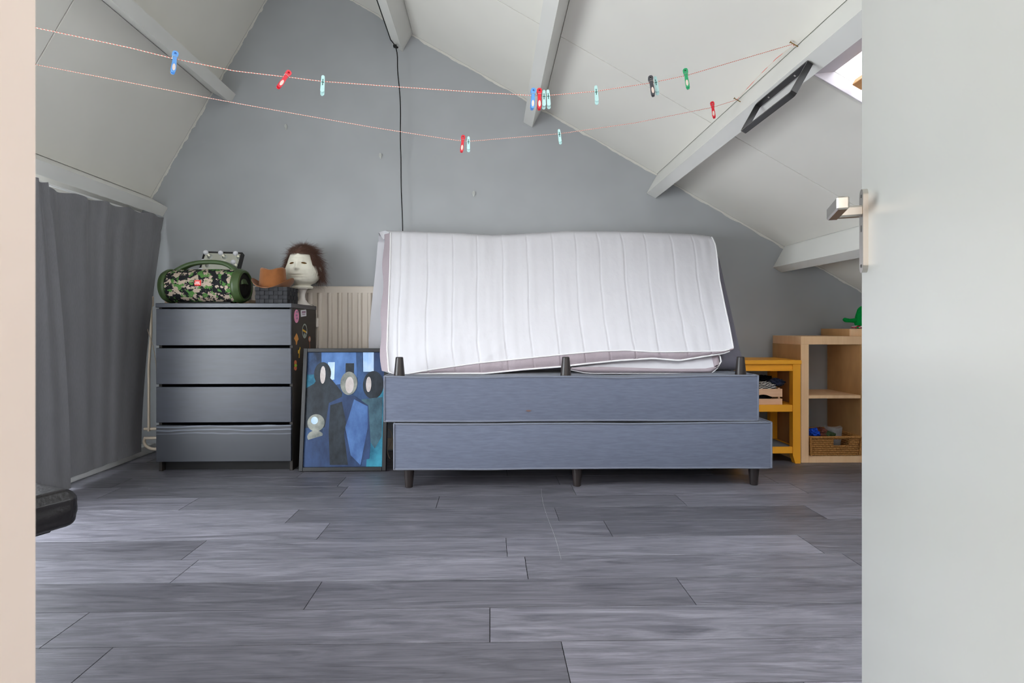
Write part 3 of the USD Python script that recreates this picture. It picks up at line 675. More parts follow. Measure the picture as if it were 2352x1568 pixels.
k = sticker(ell(681, 726, 5.6, 15.5), S_pink, 'pink oval sticker')
for vv in (716, 724, 731): sticker(ell(681 + (vv % 3 - 1), vv, 2.2, 2.6, 10), S_mauve, None, k, .0009, 'print')
k = sticker([(690.5, 712), (703, 710.5), (703.5, 725.5), (691, 727.5)], S_white, 'white rectangular sticker with small print')
sticker([(693, 714.5), (701.5, 713.5), (701.8, 718.6), (693.2, 719.6)], S_mauve, None, k, .0009, 'print'); sticker([(694, 721.2), (701, 720.4), (701, 722.4), (694, 723.2)], S_mauve, None, k, .0009, 'print')
k = sticker(ell(699.6, 760, 5.8, 16.8), S_greyblue, 'round grey sticker with a yellow bar')
sticker(ell(699.6, 760, 4.6, 13.5), S_dark, None, k, .0008, 'print'); sticker(ell(699.6, 770, 2.6, 5), S_greyblue, None, k, .0009, 'print')
sticker([(694.8, 755), (703, 760.5), (703, 764.5), (694.8, 760)], S_yel, None, k, .0011, 'print'); sticker([(703, 760.5), (705, 762), (705, 766), (703, 764.5)], S_lgrey, None, k, .0012, 'print')
sticker([(681, 765), (683.5, 770), (685.7, 779), (683, 783), (681.8, 791), (680, 792), (679, 784), (675, 777), (678, 771)], S_or, 'orange slice shaped sticker')
k = sticker(ell(711, 778.5, 2.6, 6.6, 16), S_redd, 'small balloon sticker'); sticker(ell(711, 778.5, 1.7, 4.6, 12), S_greyblue, None, k, .0009, 'print'); sticker([(711, 785), (712.1, 801), (711.4, 801), (710.5, 785)], S_redd, None, k, .0006, 'print')
sticker([(689, 796), (690.3, 799), (688.5, 806), (687.8, 822), (686, 822), (686.6, 812), (684, 811), (684.5, 804), (687, 803)], S_yel, 'slim yellow sticker')
k = sticker(ell(678.6, 833, 2.9, 6, 16), S_redd, 'red and green round sticker pair'); sticker(ell(679, 839, 3.2, 3.4, 12), S_lime, None, k, .0009, 'print'); sticker(ell(678.6, 845, 3.2, 5.5, 16), S_redd, None, k, .0007, 'print')

# ---- things on the chest
CTZ = CT + .0005
# low beige tray
ty = thing('tray', 'low beige board lying on the chest behind the camouflage speaker', 'tray', (px(490, 690, 3.68)[0], 3.70, CTZ))
obj('board', bx(-.27, -.09, 0, .27, .09, .012, .002), M_beige, ty); obj('rim', cat(bx(-.27, .075, .012, .27, .09, .03, .002), bx(.255, -.09, .012, .27, .075, .03, .002), bx(-.27, -.09, .012, -.255, .075, .03, .002)), M_beige, ty)
# speaker
SPY = 3.475
sxl, sxr = px(386, 650, SPY)[0], px(561, 650, SPY)[0]
szb = CTZ; szc = px(480, 657, SPY)[2]; SR = szc - szb - .004
sp = thing('portable_speaker', 'cylindrical camouflage cloth portable speaker with a green carry handle', 'speaker', ((sxl + sxr) / 2, SPY, szb), rotz=-4)
hl = (sxr - sxl) / 2; cz_ = szc - szb
obj('cloth_body', lathe([(SR * .9, -hl + .015), (SR * .97, -hl * .8), (SR, -hl * .3), (SR, hl * .3), (SR * .97, hl * .8), (SR * .9, hl - .015)], 48, (0, 0, cz_), 'x'), M_camo, sp, smooth=True)
for sg in (-1, 1):
    pr_ = [(SR * .84, hl - .026), (SR * .985, hl - .027), (SR * 1.02, hl - .016), (SR * 1.0, hl - .004), (SR * .90, hl + .016), (SR * .80, hl + .020), (SR * .76, hl + .012)]
    pr_ = [(r, sg * z) for r, z in pr_]
    e = obj('end_ring', lathe(pr_, 40, (0, 0, cz_), 'x'), M_green, sp, smooth=40)
    obj('woofer', lathe([(SR * .77, sg * (hl + .012)), (SR * .7, sg * (hl + .004)), (SR * .6, sg * (hl + .010)), (SR * .35, sg * (hl + .006)), (.001, sg * (hl + .012))], 36, (0, 0, cz_), 'x'), M_rubber, e, smooth=40)
hpth = np.array([px(u, v, SPY)[[0, 2]] for u, v in ((383, 652), (392, 634), (412, 618), (436, 607), (462, 602.5), (500, 602.5), (524, 608), (543, 621), (556, 640), (562, 655))])
hpth[:, 0] -= (sxl + sxr) / 2; hpth[:, 1] -= szb
hp3 = smooth_path(np.column_stack([hpth[:, 0], np.zeros(len(hpth)), hpth[:, 1]]), 40)
def handle_loft(path, w, hgt):
    rows = []
    for i, p in enumerate(path):
        tg = path[min(i + 1, len(path) - 1)] - path[max(i - 1, 0)]; tg /= np.linalg.norm(tg)
        nn = np.cross([0, 1.0, 0], tg); e = abs(2 * i / (len(path) - 1) - 1) ** 2
        ww, hh = w * (1 + .9 * e), hgt * (1 + .5 * e)
        a_ = np.linspace(0, 2 * np.pi, 14, endpoint=False)
        rows.append(p + np.sign(np.cos(a_))[:, None] * (np.abs(np.cos(a_)) ** .6)[:, None] * ww * np.array([0, 1.0, 0]) + (np.sign(np.sin(a_)) * np.abs(np.sin(a_)) ** .6)[:, None] * hh * nn)
    return grid(np.array(rows), cv=True)
obj('handle', handle_loft(hp3, .021, .0125), M_green, sp, smooth=50)
obj('foot', bx(-hl * .7, -.035, -.0, hl * .75, .035, .012, .004), M_rubber, sp)
bu = px(457.5, 649.5, SPY - SR)
bd_ = obj('badge', obox(((bu[0] - (sxl + sxr) / 2), -SR - .0015, bu[2] - szb), (1, 0, 0), (0, 1, 0), (0, 0, 1), .0195, .0035, .0165, .002), M_red, sp)
tx = meshkit.text_mesh('JBL', .0155, .001, bold=True)
bn = tx.bounds; tx.apply_translation((-(bn[0][0] + bn[1][0]) / 2, -(bn[0][1] + bn[1][1]) / 2, 0))
tx.vertices = np.column_stack([tx.vertices[:, 0] + bu[0] - (sxl + sxr) / 2, -SR - .005 - tx.vertices[:, 2], tx.vertices[:, 1] + bu[2] - szb])
tx.faces = tx.faces[:, ::-1]
obj('logo', tx, M_wprint, bd_, smooth=False)
# vanity mirror
mi = thing('vanity_mirror', 'small black framed mirror with frosted bulbs behind the camouflage speaker', 'mirror')
m0 = px(507, 640, 3.60); m0[2] = CTZ + .034; m0[1] = 3.585
tlt = math.radians(22); mu = np.array([.06, math.sin(tlt), math.cos(tlt)]); mu /= np.linalg.norm(mu)
mr_ = np.array([1, -.06, 0]); mr_ -= mu * (mr_ @ mu); mr_ /= np.linalg.norm(mr_); mo = np.cross(mr_, mu); mo = mo if mo[1] < 0 else -mo
mtop = px(508, 577, 3.68)[2]; MH = (mtop - m0[2]) / mu[2]; MW = .128
m0[0] = px(508, 577, 3.68)[0] - mu[0] * MH
mo_ = np.cross(mr_, mu)
def mb_(a0, a1, h0, h1, n0, n1, b=.0015): return obox(m0 + mr_ * (a0 + a1) / 2 + mu * (h0 + h1) / 2 + mo * (n0 + n1) / 2, mr_, mu, mo_, (a1 - a0) / 2, (h1 - h0) / 2, abs(n1 - n0) / 2, b)
for (a0, a1, h0, h1) in ((-MW, -MW + .010, 0, MH), (MW - .010, MW, 0, MH), (-MW + .01, MW - .01, MH - .010, MH), (-MW + .01, MW - .01, 0, .010)):
    obj('frame', mb_(a0, a1, h0, h1, -.03, .004), M_black, mi)
obj('glass', mb_(-MW + .009, MW - .009, .009, MH - .009, -.004, 0, 0), M_mirror, mi, smooth=False)
for (aa, hh) in ((-.098, MH - .022), (0, MH - .022), (.098, MH - .022), (.098, MH - .086), (-.098, MH - .086), (.098, MH - .150), (-.098, MH - .150)):
    p = m0 + mr_ * aa + mu * hh
    bb_ = obj('bulb', trimesh.creation.icosphere(3, .0155), M_bulb, mi, smooth=True); UsdGeom.Xformable(bb_).AddTranslateOp().Set(Gf.Vec3d(*map(float, p + mo * .026)))
    so = tube([np.zeros(3) - mo * .026, np.zeros(3) - mo * .010], .008, 14); obj('socket', so, M_steel, bb_)
# black woven basket with the hat on it
HY = 3.485
b0, b1 = px(596, 680, HY - .09)[0], px(660, 680, HY - .09)[0]
bz = px(620, 661, HY)[2] - CTZ
bk = thing('woven_basket', 'small black woven strap basket under the brown hat', 'basket', ((b0 + b1) / 2 - .012, HY, CTZ))
bw = (b1 - b0) / 2 + .012
obj('liner', cat(bx(-bw + .004, -.086, 0, bw - .004, -.08, bz - .004, .001), bx(-bw + .004, .08, 0, bw - .004, .086, bz - .004, .001), bx(-bw + .002, -.086, 0, -bw + .008, .086, bz - .004, .001), bx(bw - .008, -.086, 0, bw - .002, .086, bz - .004, .001), bx(-bw + .004, -.086, 0, bw - .004, .086, .005, .001)), M_weave2, bk)
nx, nz = 7, 4
for iz in range(nz):
    for ix in range(nx):
        prd = (ix + iz) % 2
        x0, x1 = -bw + 2 * bw * ix / nx, -bw + 2 * bw * (ix + 1) / nx; z0, z1 = bz * iz / nz, bz * (iz + 1) / nz
        obj('strap', bx(x0 + .0006, -.091 - .003 * prd, z0 + .0006, x1 - .0002, -.086, z1 - .0002, .0008), M_weave if prd else M_weave2, bk, smooth=False)
        for sg in (-1, 1):
            y0, y1 = -.088 + .176 * ix / nx, -.088 + .176 * (ix + 1) / nx
            obj('strap', bx(sg * (bw + .001 + .003 * prd), y0 + .0006, z0 + .0006, sg * (bw - .004), y1 - .0002, z1 - .0002, .0008), M_weave if prd else M_weave2, bk, smooth=False)
# hat
ht = thing('felt_hat', 'brown felt cowboy hat with curled brim on the black basket', 'hat', (px(627, 660, HY)[0], HY, px(620, 664, HY - .1)[2] + .003))
na, nr = 72, 14
aa = np.linspace(0, 2 * np.pi, na, endpoint=False)
def brim(thk):
    P = []
    for r in np.linspace(.0, 1, nr):
        rx, ry = .076 + (.134 - .076) * r, .078 + (.122 - .078) * r
        x, y = rx * np.cos(aa), ry * np.sin(aa)
        z = .010 + .060 * np.abs(np.cos(aa)) ** 1.7 * r ** 1.4 - .006 * r * np.abs(np.sin(aa)) + thk
        x = x * (1 - .10 * np.abs(np.cos(aa)) * r ** 2)
        P.append(np.stack([x, y, z], 1))
    return np.array(P)
U, L_ = brim(.0018), brim(-.0018)
obj('brim', cat(grid(U, cv=True), grid(L_, cv=True, flip=True), grid(np.stack([U[-1], L_[-1]]), cv=True), grid(np.stack([U[0], L_[0]]), cv=True, flip=True)), M_felt, ht, smooth=60)
hcz = px(620, 619, HY)[2] - px(620, 664, HY - .1)[2]
C_ = []
for q in np.linspace(0, 1, 14):
    rx, ry = .082 - .010 * q, .084 - .012 * q
    z = .008 + (hcz - .012) * q
    C_.append(np.stack([rx * np.cos(aa), ry * np.sin(aa), np.full(na, z) + .006 * q * np.cos(2 * aa)], 1))
for q in np.linspace(.9, 0, 8):
    rx, ry = .072 * q, .072 * q
    z = hcz + .004 - .034 * np.exp(-(rx * np.cos(aa) / .03) ** 2) * (1 - q) ** .7
    C_.append(np.stack([rx * np.cos(aa), ry * np.sin(aa), z + .006 * q * np.cos(2 * aa)], 1))
C_ = np.array(C_)
pin = np.exp(-((C_[..., 0] - .012) / .022) ** 2) * (C_[..., 1] < 0) * np.clip((C_[..., 2] - .02) / hcz, 0, 1)
C_[..., 1] += .016 * pin
obj('crown', grid(C_, cv=True), M_felt, ht, smooth=50)
def hb(z0, g): return np.stack([(.0825 + g) * np.cos(aa), (.0845 + g) * np.sin(aa), np.full(na, z0)], 1)
obj('hat_band', grid(np.array([hb(.012, 0), hb(.012, .0015), hb(.024, .001), hb(.024, -.0005)]), cv=True), M_felt, ht, smooth=40)
# black canister beside the basket
cn = thing('canister', 'round black canister with white letters beside the woven basket', 'canister', (px(657, 680, 3.63)[0], 3.63, CTZ))
obj('body', lathe([(0, 0), (.036, 0), (.038, .003), (.036, .05), (.028, .075), (.012, .088), (0, .09)], 36), M_rubber, cn)
tx = meshkit.text_mesh('or', .016, .0006); tx.apply_translation((-.012, -.006, 0)); tx.apply_transform(trimesh.transformations.rotation_matrix(-1.35, (0, 0, 1)))
ang = tx.vertices[:, 0] / .038 + .45
tx.vertices = np.column_stack([(.0375 + tx.vertices[:, 2]) * np.sin(ang), -(.0375 + tx.vertices[:, 2]) * np.cos(ang), tx.vertices[:, 1] + .034]); tx.faces = tx.faces
obj('lettering', tx, M_wprint, cn, smooth=False)
# mask on a stand
KY = 3.715
mk_x = px(695, 620, KY)[0]
st = thing('mannequin_stand', 'white waisted display stand holding the latex mask', 'display stand', (mk_x, KY, CTZ))
zz_ = lambda v: px(695, v, KY)[2] - CTZ
obj('pedestal', lathe([(0, 0), (.047, 0), (.047, .004), (.036, .014), (.020, .035), (.0155, .055), (.0165, .075), (.025, .098), (.038, .112), (.040, .116), (0, .118)], 40), M_stand, st, smooth=40)
mz = CTZ + .112
mk = thing('latex_mask', 'white latex face mask with shaggy brown hair on the stand', 'mask', (mk_x, KY, mz))
zt_ = px(695, 566, KY)[2] - mz                       # top of the skull
lev = np.array([(0.0, .050, .055), (.012, .047, .05), (.020, .052, .062), (.032, .080, .085), (.06, .106, .100), (.085, .114, .105), (.115, .104, .108), (.145, .090, .106), (.175, .078, .100), (.20, .066, .088), (.22, .045, .06), (.232, .018, .025), (.236, .002, .003)])
lev[:, 0] *= zt_ / .236
nz_, na_ = 70, 96
zs = np.linspace(0, lev[-1, 0], nz_)
from scipy.interpolate import PchipInterpolator
wf, df = PchipInterpolator(lev[:, 0], lev[:, 1])(zs), PchipInterpolator(lev[:, 0], lev[:, 2])(zs)
al = np.linspace(0, 2 * np.pi, na_, endpoint=False)          # 0 = +x, front is -y
Z, A_ = np.meshgrid(zs, al, indexing='ij')
X = wf[:, None] * np.cos(A_); Yv = df[:, None] * np.sin(A_)
frontm = np.clip(-np.sin(A_), 0, 1)
zr = Z / lev[-1, 0]
xr = X
def gg(x0, sx, z0, sz): return np.exp(-((xr - x0) / sx) ** 2 - ((zr - z0) / sz) ** 2) * (frontm > 0)
Yv = Yv - .026 * gg(0, .013, .44, .045) - .014 * gg(0, .010, .53, .08) - .008 * gg(0, .03, .31, .03) + .013 * gg(0, .028, .287, .011) - .008 * gg(0, .03, .262, .02) - .010 * gg(0, .03, .17, .05) \
    - .009 * gg(-.036, .03, .66, .03) - .009 * gg(.036, .03, .66, .03) + .012 * gg(-.036, .018, .565, .035) + .012 * gg(.036, .018, .565, .035) - .006 * gg(-.05, .03, .43, .08) - .006 * gg(.05, .03, .43, .08)
fm = np.stack([X, Yv, Z], -1)
fm[..., 1] += .0015 * (meshkit.noise(fm * 90 + 20, 3) - .5) * 2
obj('face', grid(fm, cv=True), M_latex, mk, smooth=True)
def face_y(x, z):
    i = int(np.clip(np.searchsorted(zs, z), 0, nz_ - 1)); row = fm[i]; fr_ = row[row[:, 1] < 0]; return fr_[np.argmin(np.abs(fr_[:, 0] - x)), 1]
for sg in (-1, 1):
    pts = []
    for a_ in np.linspace(0, 2 * np.pi, 20, endpoint=False):
        x = sg * .040 + .0165 * math.cos(a_); z = zt_ * .562 + .0062 * math.sin(a_) * (1.0 if math.sin(a_) > 0 else .8) + sg * -.0 - .14 * (x * sg - .04) * 1
        pts.append((x, face_y(x, z) - .0012, z))
    pts = np.array(pts); c_ = pts.mean(0) + [0, .0015, 0]
    obj('eye_opening', grid(np.stack([pts, pts * .5 + c_ * .5, np.broadcast_to(c_, pts.shape)], 0), cv=True), M_eye, mk, smooth=False)
    ear = trimesh.creation.icosphere(3, 1.0); ear.vertices = ear.vertices * [.010, .020, .034] * (1 - .25 * np.exp(-((ear.vertices[:, 1:2] + .3) ** 2 + ear.vertices[:, 2:3] ** 2) / .2)) + [sg * .110, .008, zt_ * .40]
    obj('ear', ear, M_latex, mk, smooth=True)
obj('mouth_line', tube([(x, face_y(x, zt_ * .287) - .0006, zt_ * .287 - 2.2 * x * x) for x in np.linspace(-.026, .026, 11)], .0012, 6), mat('mouth_crease', (150, 140, 126), .8, .2), mk)
obj('neck_rim', lathe([(.050, -.004), (.060, -.006), (.066, .004), (.062, .012), (.052, .016)], 40), M_latex, mk, smooth=40)
# hair: a cap plus strands
hr = np.random.default_rng(11)
capv = []
sel = ((zr > .78) | ((np.sin(A_) > -.35) & (zr > .30)) | ((np.abs(np.cos(A_)) > .80) & (zr > .52)))
idx = np.arange(nz_ * na_).reshape(nz_, na_); fcs = []
for i in range(nz_ - 1):
    for j in range(na_):
        k2 = (j + 1) % na_
        if sel[i, j] and sel[i + 1, j] and sel[i, k2] and sel[i + 1, k2]: fcs += [[idx[i, j], idx[i, k2], idx[i + 1, k2]], [idx[i, j], idx[i + 1, k2], idx[i + 1, j]]]
cc_ = np.array([0, 0, zt_ * .55]); capm = fm.reshape(-1, 3); capm = cc_ + (capm - cc_) * 1.035
hcap = trimesh.Trimesh(capm, np.array(fcs), process=False); hcap.remove_unreferenced_vertices()
hc = obj('hair', hcap, M_hair, mk, smooth=True)
cand = np.argwhere(sel); pts_, cnt, wid = [], [], []
for i in range(5200):
    a_, b2 = cand[hr.integers(len(cand))]
    p = fm[a_, b2]; n_ = p - cc_; n_ = n_ / (np.linalg.norm(n_) + 1e-9)
    dn_ = np.array([0, 0, -1.0]); dn_ = dn_ - n_ * (dn_ @ n_); dn_ /= np.linalg.norm(dn_) + 1e-6
    bend = hr.normal(0, .010, 3) + np.array([0, 0, -.018]); top_ = zr[a_, b2] > .8; sd_ = 1.0 if p[0] > 0 else -.6
    Ln = hr.uniform(.035, .07) * (1.15 if p[0] > .03 else .9)
    dr = n_ * hr.uniform(.35, .75) + dn_ * (.1 if top_ else .8) + np.array([.35 * sd_, .15, 0]) + hr.normal(0, .22, 3); dr /= np.linalg.norm(dr)
    if p[1] < -.03 and zr[a_, b2] > .6: bend = bend * .2; dr = dr + np.array([.7 * sd_, .7, .35]); dr /= np.linalg.norm(dr); Ln *= .6
    for q in np.linspace(0, 1, 6): pts_.append(p + dr * Ln * q + bend * q * q); wid.append(.0011 * (1 - .75 * q))
    cnt.append(6)
cv = UsdGeom.BasisCurves.Define(stage, numbered(path_of(hc), 'strand'))
cv.CreatePointsAttr(Vt.Vec3fArray.FromNumpy(np.array(pts_, np.float32))); cv.CreateCurveVertexCountsAttr(Vt.IntArray(cnt)); cv.CreateWidthsAttr(Vt.FloatArray.FromNumpy(np.array(wid, np.float32))); cv.SetWidthsInterpolation('vertex')
cv.CreateTypeAttr('linear'); UsdShade.MaterialBindingAPI.Apply(cv.GetPrim()).Bind(M_hair); tagp(cv.GetPrim(), kind='stuff')
# white cord with an inline switch behind the chest's right corner
pc = thing('power_cord', 'white power cord with inline switch hanging at the back of the chest', 'cord')
XC = cx1 + .012
pth = [px(716, 699, 3.84), px(722, 701, 3.865), px(726, 715, 3.875), px(728, 735, 3.875), px(729, 770, 3.875), px(728, 800, 3.875), px(727, 850, 3.875), px(730, 930, 3.875)]
obj('cord', tube(smooth_path(pth, 50), .0028, 8), M_wcable, pc, smooth=True)
s0_ = px(728.5, 741, 3.872); obj('switch', rbox(s0_[0] - .009, s0_[1] - .009, s0_[2] - .032, s0_[0] + .009, s0_[1] + .008, s0_[2] + .032, .007), M_wcable, pc)

# ================================================================= RADIATOR, PIPES
RYF = 3.888
rd = thing('radiator', 'cream ribbed panel radiator on the grey wall behind the chest', 'radiator')
rx0, rx1 = px(575, 700, RYF)[0], px(868, 700, RYF)[0]; rzt, rzb = px(800, 657, RYF)[2], .28
obj('panel', rbox(rx0, RYF, rzb, rx1, RYF + .03, rzt, .012), M_rad, rd)
pitch = 22.6 / F * RYF; xr_ = px(712, 700, RYF)[0]; n0 = int((xr_ - rx0 - .04) // pitch)
for i in range(-n0, 20):
    x = xr_ + i * pitch
    if x > rx1 - .04: break
    m = hull(np.vstack([np.array([[x + sx * w_, RYF - d_, z_] for sx in (-1, 1) for (w_, d_) in ((.020, -.004), (.012, .0105), (.005, .0135)) for z_ in (rzb + .045 + (.012 if d_ > 0 else 0), rzt - .042 - (.012 if d_ > 0 else 0))])]))
    obj('rib', m, M_rad, rd, smooth=50)
obj('bracket', bx(rx0 + .1, RYF + .03, rzt - .2, rx0 + .14, WY - .002, rzt - .1), M_rad, rd); obj('bracket', bx(rx1 - .2, RYF + .03, rzt - .2, rx1 - .16, WY - .002, rzt - .1), M_rad, rd)
rp = thing('heating_pipe', 'cream heating pipe with valve in the corner left of the chest', 'pipe')
PYD = 3.80
obj('pipe', tube(interp_poly([px(347, 700, PYD), px(347, 760, PYD), px(342, 840, PYD), px(342, 990, PYD)], 30), .008, 12), M_pipe, rp, smooth=True)
v0 = px(347, 703, PYD); obj('valve_cap', lathe([(0, 0), (.013, 0), (.0165, .004), (.0165, .062), (.014, .066), (0, .066)], 24, v0), M_pipe, rp)
for vv in (985, 1006): obj('pipe', tube(interp_poly([px(331, vv, PYD), px(372, vv - 1, PYD + .02)], 6), .0095, 12), M_pipe, rp, smooth=True)
obj('pipe', tube(smooth_path([px(333, 1006, PYD), px(333, 1020, PYD), px(342, 1028, PYD), px(372, 1026, PYD + .02)], 20), .0095, 12), M_pipe, rp, smooth=True)
cc2 = thing('thin_cable', 'thin cream cable hanging along the heating pipe', 'cable')
obj('cable', tube(smooth_path([px(336, 730, 3.75), px(340, 760, 3.74), px(350, 790, 3.72), px(357, 825, 3.72), px(362, 880, 3.7)], 30), .0025, 6), M_pipe, cc2, smooth=True)

# ================================================================= FRAMED PICTURE
PYB = 3.365
pl, pr2 = px(685, 1078, PYB)[0], px(886, 1078, PYB)[0]
PH = (px(780, 801, PYB + .09)[2]) / math.cos(math.atan2(.09, .72))
fr = thing('framed_picture', 'black framed dark blue picture leaning between chest and bed', 'picture', ((pl + pr2) / 2, PYB, 0))
ta = math.atan2(.09, .72); pu = np.array([0, math.sin(ta), math.cos(ta)]); po = np.array([0, -math.cos(ta), math.sin(ta)]); hw2 = (pr2 - pl) / 2; O_ = np.array([0, .024, .001])
def fb_(a0, a1, h0, h1, n0, n1, b=.002): return obox(O_ + np.array([(a0 + a1) / 2, 0, 0]) + pu * (h0 + h1) / 2 + po * (n0 + n1) / 2, (1, 0, 0), pu, np.cross((1, 0, 0), pu), (a1 - a0) / 2, (h1 - h0) / 2, abs(n1 - n0) / 2, b)
BR = .024
obj('frame_bar', fb_(-hw2, -hw2 + BR, 0, PH, -.004, .022), M_frame, fr); obj('frame_bar', fb_(hw2 - BR, hw2, 0, PH, -.004, .022), M_frame, fr)
obj('frame_bar', fb_(-hw2 + BR, hw2 - BR, PH - BR, PH, -.004, .022), M_frame, fr); obj('frame_bar', fb_(-hw2 + BR, hw2 - BR, 0, BR, -.004, .022), M_frame, fr)
def pmat(n, c, c2=None, sc=(14, 14, 14), spec=.3, rough=.5): return mat('print_' + n, c, rough, spec, col2=c2, vscale=sc, detail=5)
PM = {'bg': pmat('night_blue', (22, 36, 58), (58, 92, 140), (9, 9, 6)), 'blue': pmat('steel_blue', (52, 82, 132), (92, 132, 190), (10, 10, 5)), 'dark': pmat('near_black', (20, 24, 30), (44, 54, 64), (20, 20, 12)),
      'teal': pmat('teal', (16, 84, 110), (60, 150, 176), (8, 8, 8)), 'navy': pmat('navy', (28, 44, 74), (50, 74, 116), (12, 12, 6)), 'pale': pmat('pale', (206, 198, 196), (182, 170, 166), (30, 30, 30)),
      'silver': pmat('silver', (96, 100, 98), (160, 162, 152), (16, 16, 16)), 'light': pmat('light_blue', (140, 180, 230), (214, 230, 246), (14, 14, 6)), 'slate': pmat('slate', (40, 66, 80), (70, 104, 118), (22, 22, 14))}
sh = obj('print', fb_(-hw2 + BR - .002, hw2 - BR + .002, BR - .002, PH - BR + .002, .006, .009, 0), PM['bg'], fr, smooth=False)
iw, ih = 2 * (hw2 - BR), PH - 2 * BR
zlev = [.0091]
def pshape(pts, m):
    """a flat printed shape; points run 0..1 over the picture's width and height (from the top)"""
    zlev[0] += .00012
    P = Polygon([((u - .5) * iw, (1 - v) * ih) for u, v in pts]).buffer(.004).buffer(-.002)
    P = P.intersection(sbox(-iw / 2, 0, iw / 2, ih))
    if P.is_empty: return
    O2 = O_ + pu * BR + po * zlev[0]
    obj('shape', extrude(P, O2, (1, 0, 0), pu, .0001 if np.cross((1, 0, 0), pu) @ po > 0 else -.0001), PM[m], sh, smooth=False)
def pell(cu, cv_, ru, rv, m, n=30): pshape(ell(cu, cv_, ru, rv, n), m)
pshape([(.18, .0), (.62, .0), (.64, .26), (.2, .3)], 'blue'); pshape([(.72, .0), (.86, .0), (.87, .17), (.73, .17)], 'light'); pshape([(.86, 0), (1, 0), (1, .3), (.87, .3)], 'navy')
pshape([(.27, .09), (.35, .09), (.35, .24), (.27, .24)], 'light'); pshape([(.0, .2), (.12, .2), (.14, .34), (0, .34)], 'teal'); pshape([(.5, .1), (.6, .1), (.6, .22), (.5, .22)], 'dark')
pshape([(.86, .3), (1, .3), (1, 1), (.8, 1), (.82, .6)], 'teal')
pshape([(.1, .28), (.2, .16), (.34, .26), (.46, .36), (.42, .58), (.24, .66), (.0, .66), (.0, .32)], 'dark'); pell(.2, .19, .105, .10, 'dark'); pell(.205, .20, .03, .075, 'pale')
pell(.86, .29, .13, .12, 'dark'); pshape([(.72, .42), (.98, .40), (.98, .74), (.9, .84), (.76, .7)], 'slate'); pell(.80, .285, .03, .065, 'pale')
pell(.14, .62, .105, .072, 'silver'); pell(.12, .60, .04, .03, 'light'); pell(.14, .74, .10, .05, 'silver'); pshape([(0, .78), (.3, .72), (.34, 1), (0, 1)], 'navy')
pshape([(.30, .45), (.48, .39), (.62, .39), (.80, .47), (.84, .80), (.83, .93), (.74, .94), (.72, 1), (.30, 1), (.2, .95), (.18, .88), (.27, .62)], 'navy')
pshape([(.62, .42), (.79, .48), (.80, .66), (.72, .98), (.60, .9), (.52, .66), (.57, .55)], 'blue'); pshape([(.32, .47), (.46, .44), (.52, .62), (.5, .72), (.56, .98), (.34, .98), (.31, .7)], 'dark')
pell(.545, .275, .105, .10, 'silver'); pell(.555, .29, .05, .07, 'pale');
# wall socket and cord between picture and bed
so = thing('wall_socket', 'dim wall socket with a plug between the picture and the beds', 'socket')
c_ = px(897, 1018, 3.94); obj('plate', rbox(c_[0] - .02, 3.925, c_[2] - .04, c_[0] + .06, 3.949, c_[2] + .04, .006), M_pipe, so)
pc2 = thing('extension_cable', 'thin brown cord looping in the dark gap left of the lower bed', 'cord')
obj('cord', tube(smooth_path([px(880, 986, 3.75), px(893, 985, 3.75), px(900, 1000, 3.74), px(899, 1015, 3.72), px(891, 1030, 3.7), px(893, 1048, 3.7), px(900, 1059, 3.7), px(915, 1062, 3.72)], 40), .003, 6), M_pipe, pc2, smooth=True)

# ================================================================= RIGHT: BOOKCASE, TABLE, BASKET, CRATE
BKY = 3.517; bx0 = px(1840, 900, BKY)[0]; BKD = .358; bt = px(1900, 772, BKY)[2]; BKW = .79
bc = thing('bookcase', 'birch veneer open bookcase under the right roof slope', 'bookcase', (bx0, BKY, 0))
obj('side_panel', bx(0, 0, 0, .05, BKD, bt - .052, .0015), M_birch, bc); obj('side_panel', bx(BKW - .05, 0, 0, BKW, BKD, bt - .052, .0015), M_birch, bc)
obj('top_panel', bx(0, 0, bt - .052, BKW, BKD, bt, .0015), M_birch, bc); obj('bottom_panel', bx(.05, 0, 0, BKW - .05, BKD, .045, .0015), M_birch, bc)
dvx = px(1900, 900, BKY + BKD)[0] - bx0
obj('divider', bx(dvx, .002, .045, dvx + .02, BKD, bt - .052, .001), M_birchd, bc)
sz = px(1900, 915, BKY)[2]
obj('shelf', bx(.05, .003, sz, dvx, BKD - .01, sz + .02, .001), M_birch, bc); obj('shelf', bx(dvx + .02, .003, sz, BKW - .05, BKD - .01, sz + .02, .001), M_birch, bc)
obj('outer_veneer', bx(-.0012, .004, .001, 0.0, BKD, bt - .053, .0003), M_birchd, bc)
rb_ = thing('shelf_riser', 'low birch box on top of the bookcase under the green toy', 'box', (px(1955, 760, 3.545)[0], 3.545, bt))
rh = px(1960, 755, 3.545)[2] - bt
obj('front_panel', bx(0, 0, 0, .36, .018, rh, .001), M_birch, rb_); obj('side_panel', bx(0, .018, 0, .018, .33, rh, .001), M_birchd, rb_); obj('side_panel', bx(.342, .018, 0, .36, .33, rh, .001), M_birchd, rb_); obj('lid', bx(.018, .018, rh - .016, .342, .33, rh, .001), M_birch, rb_)
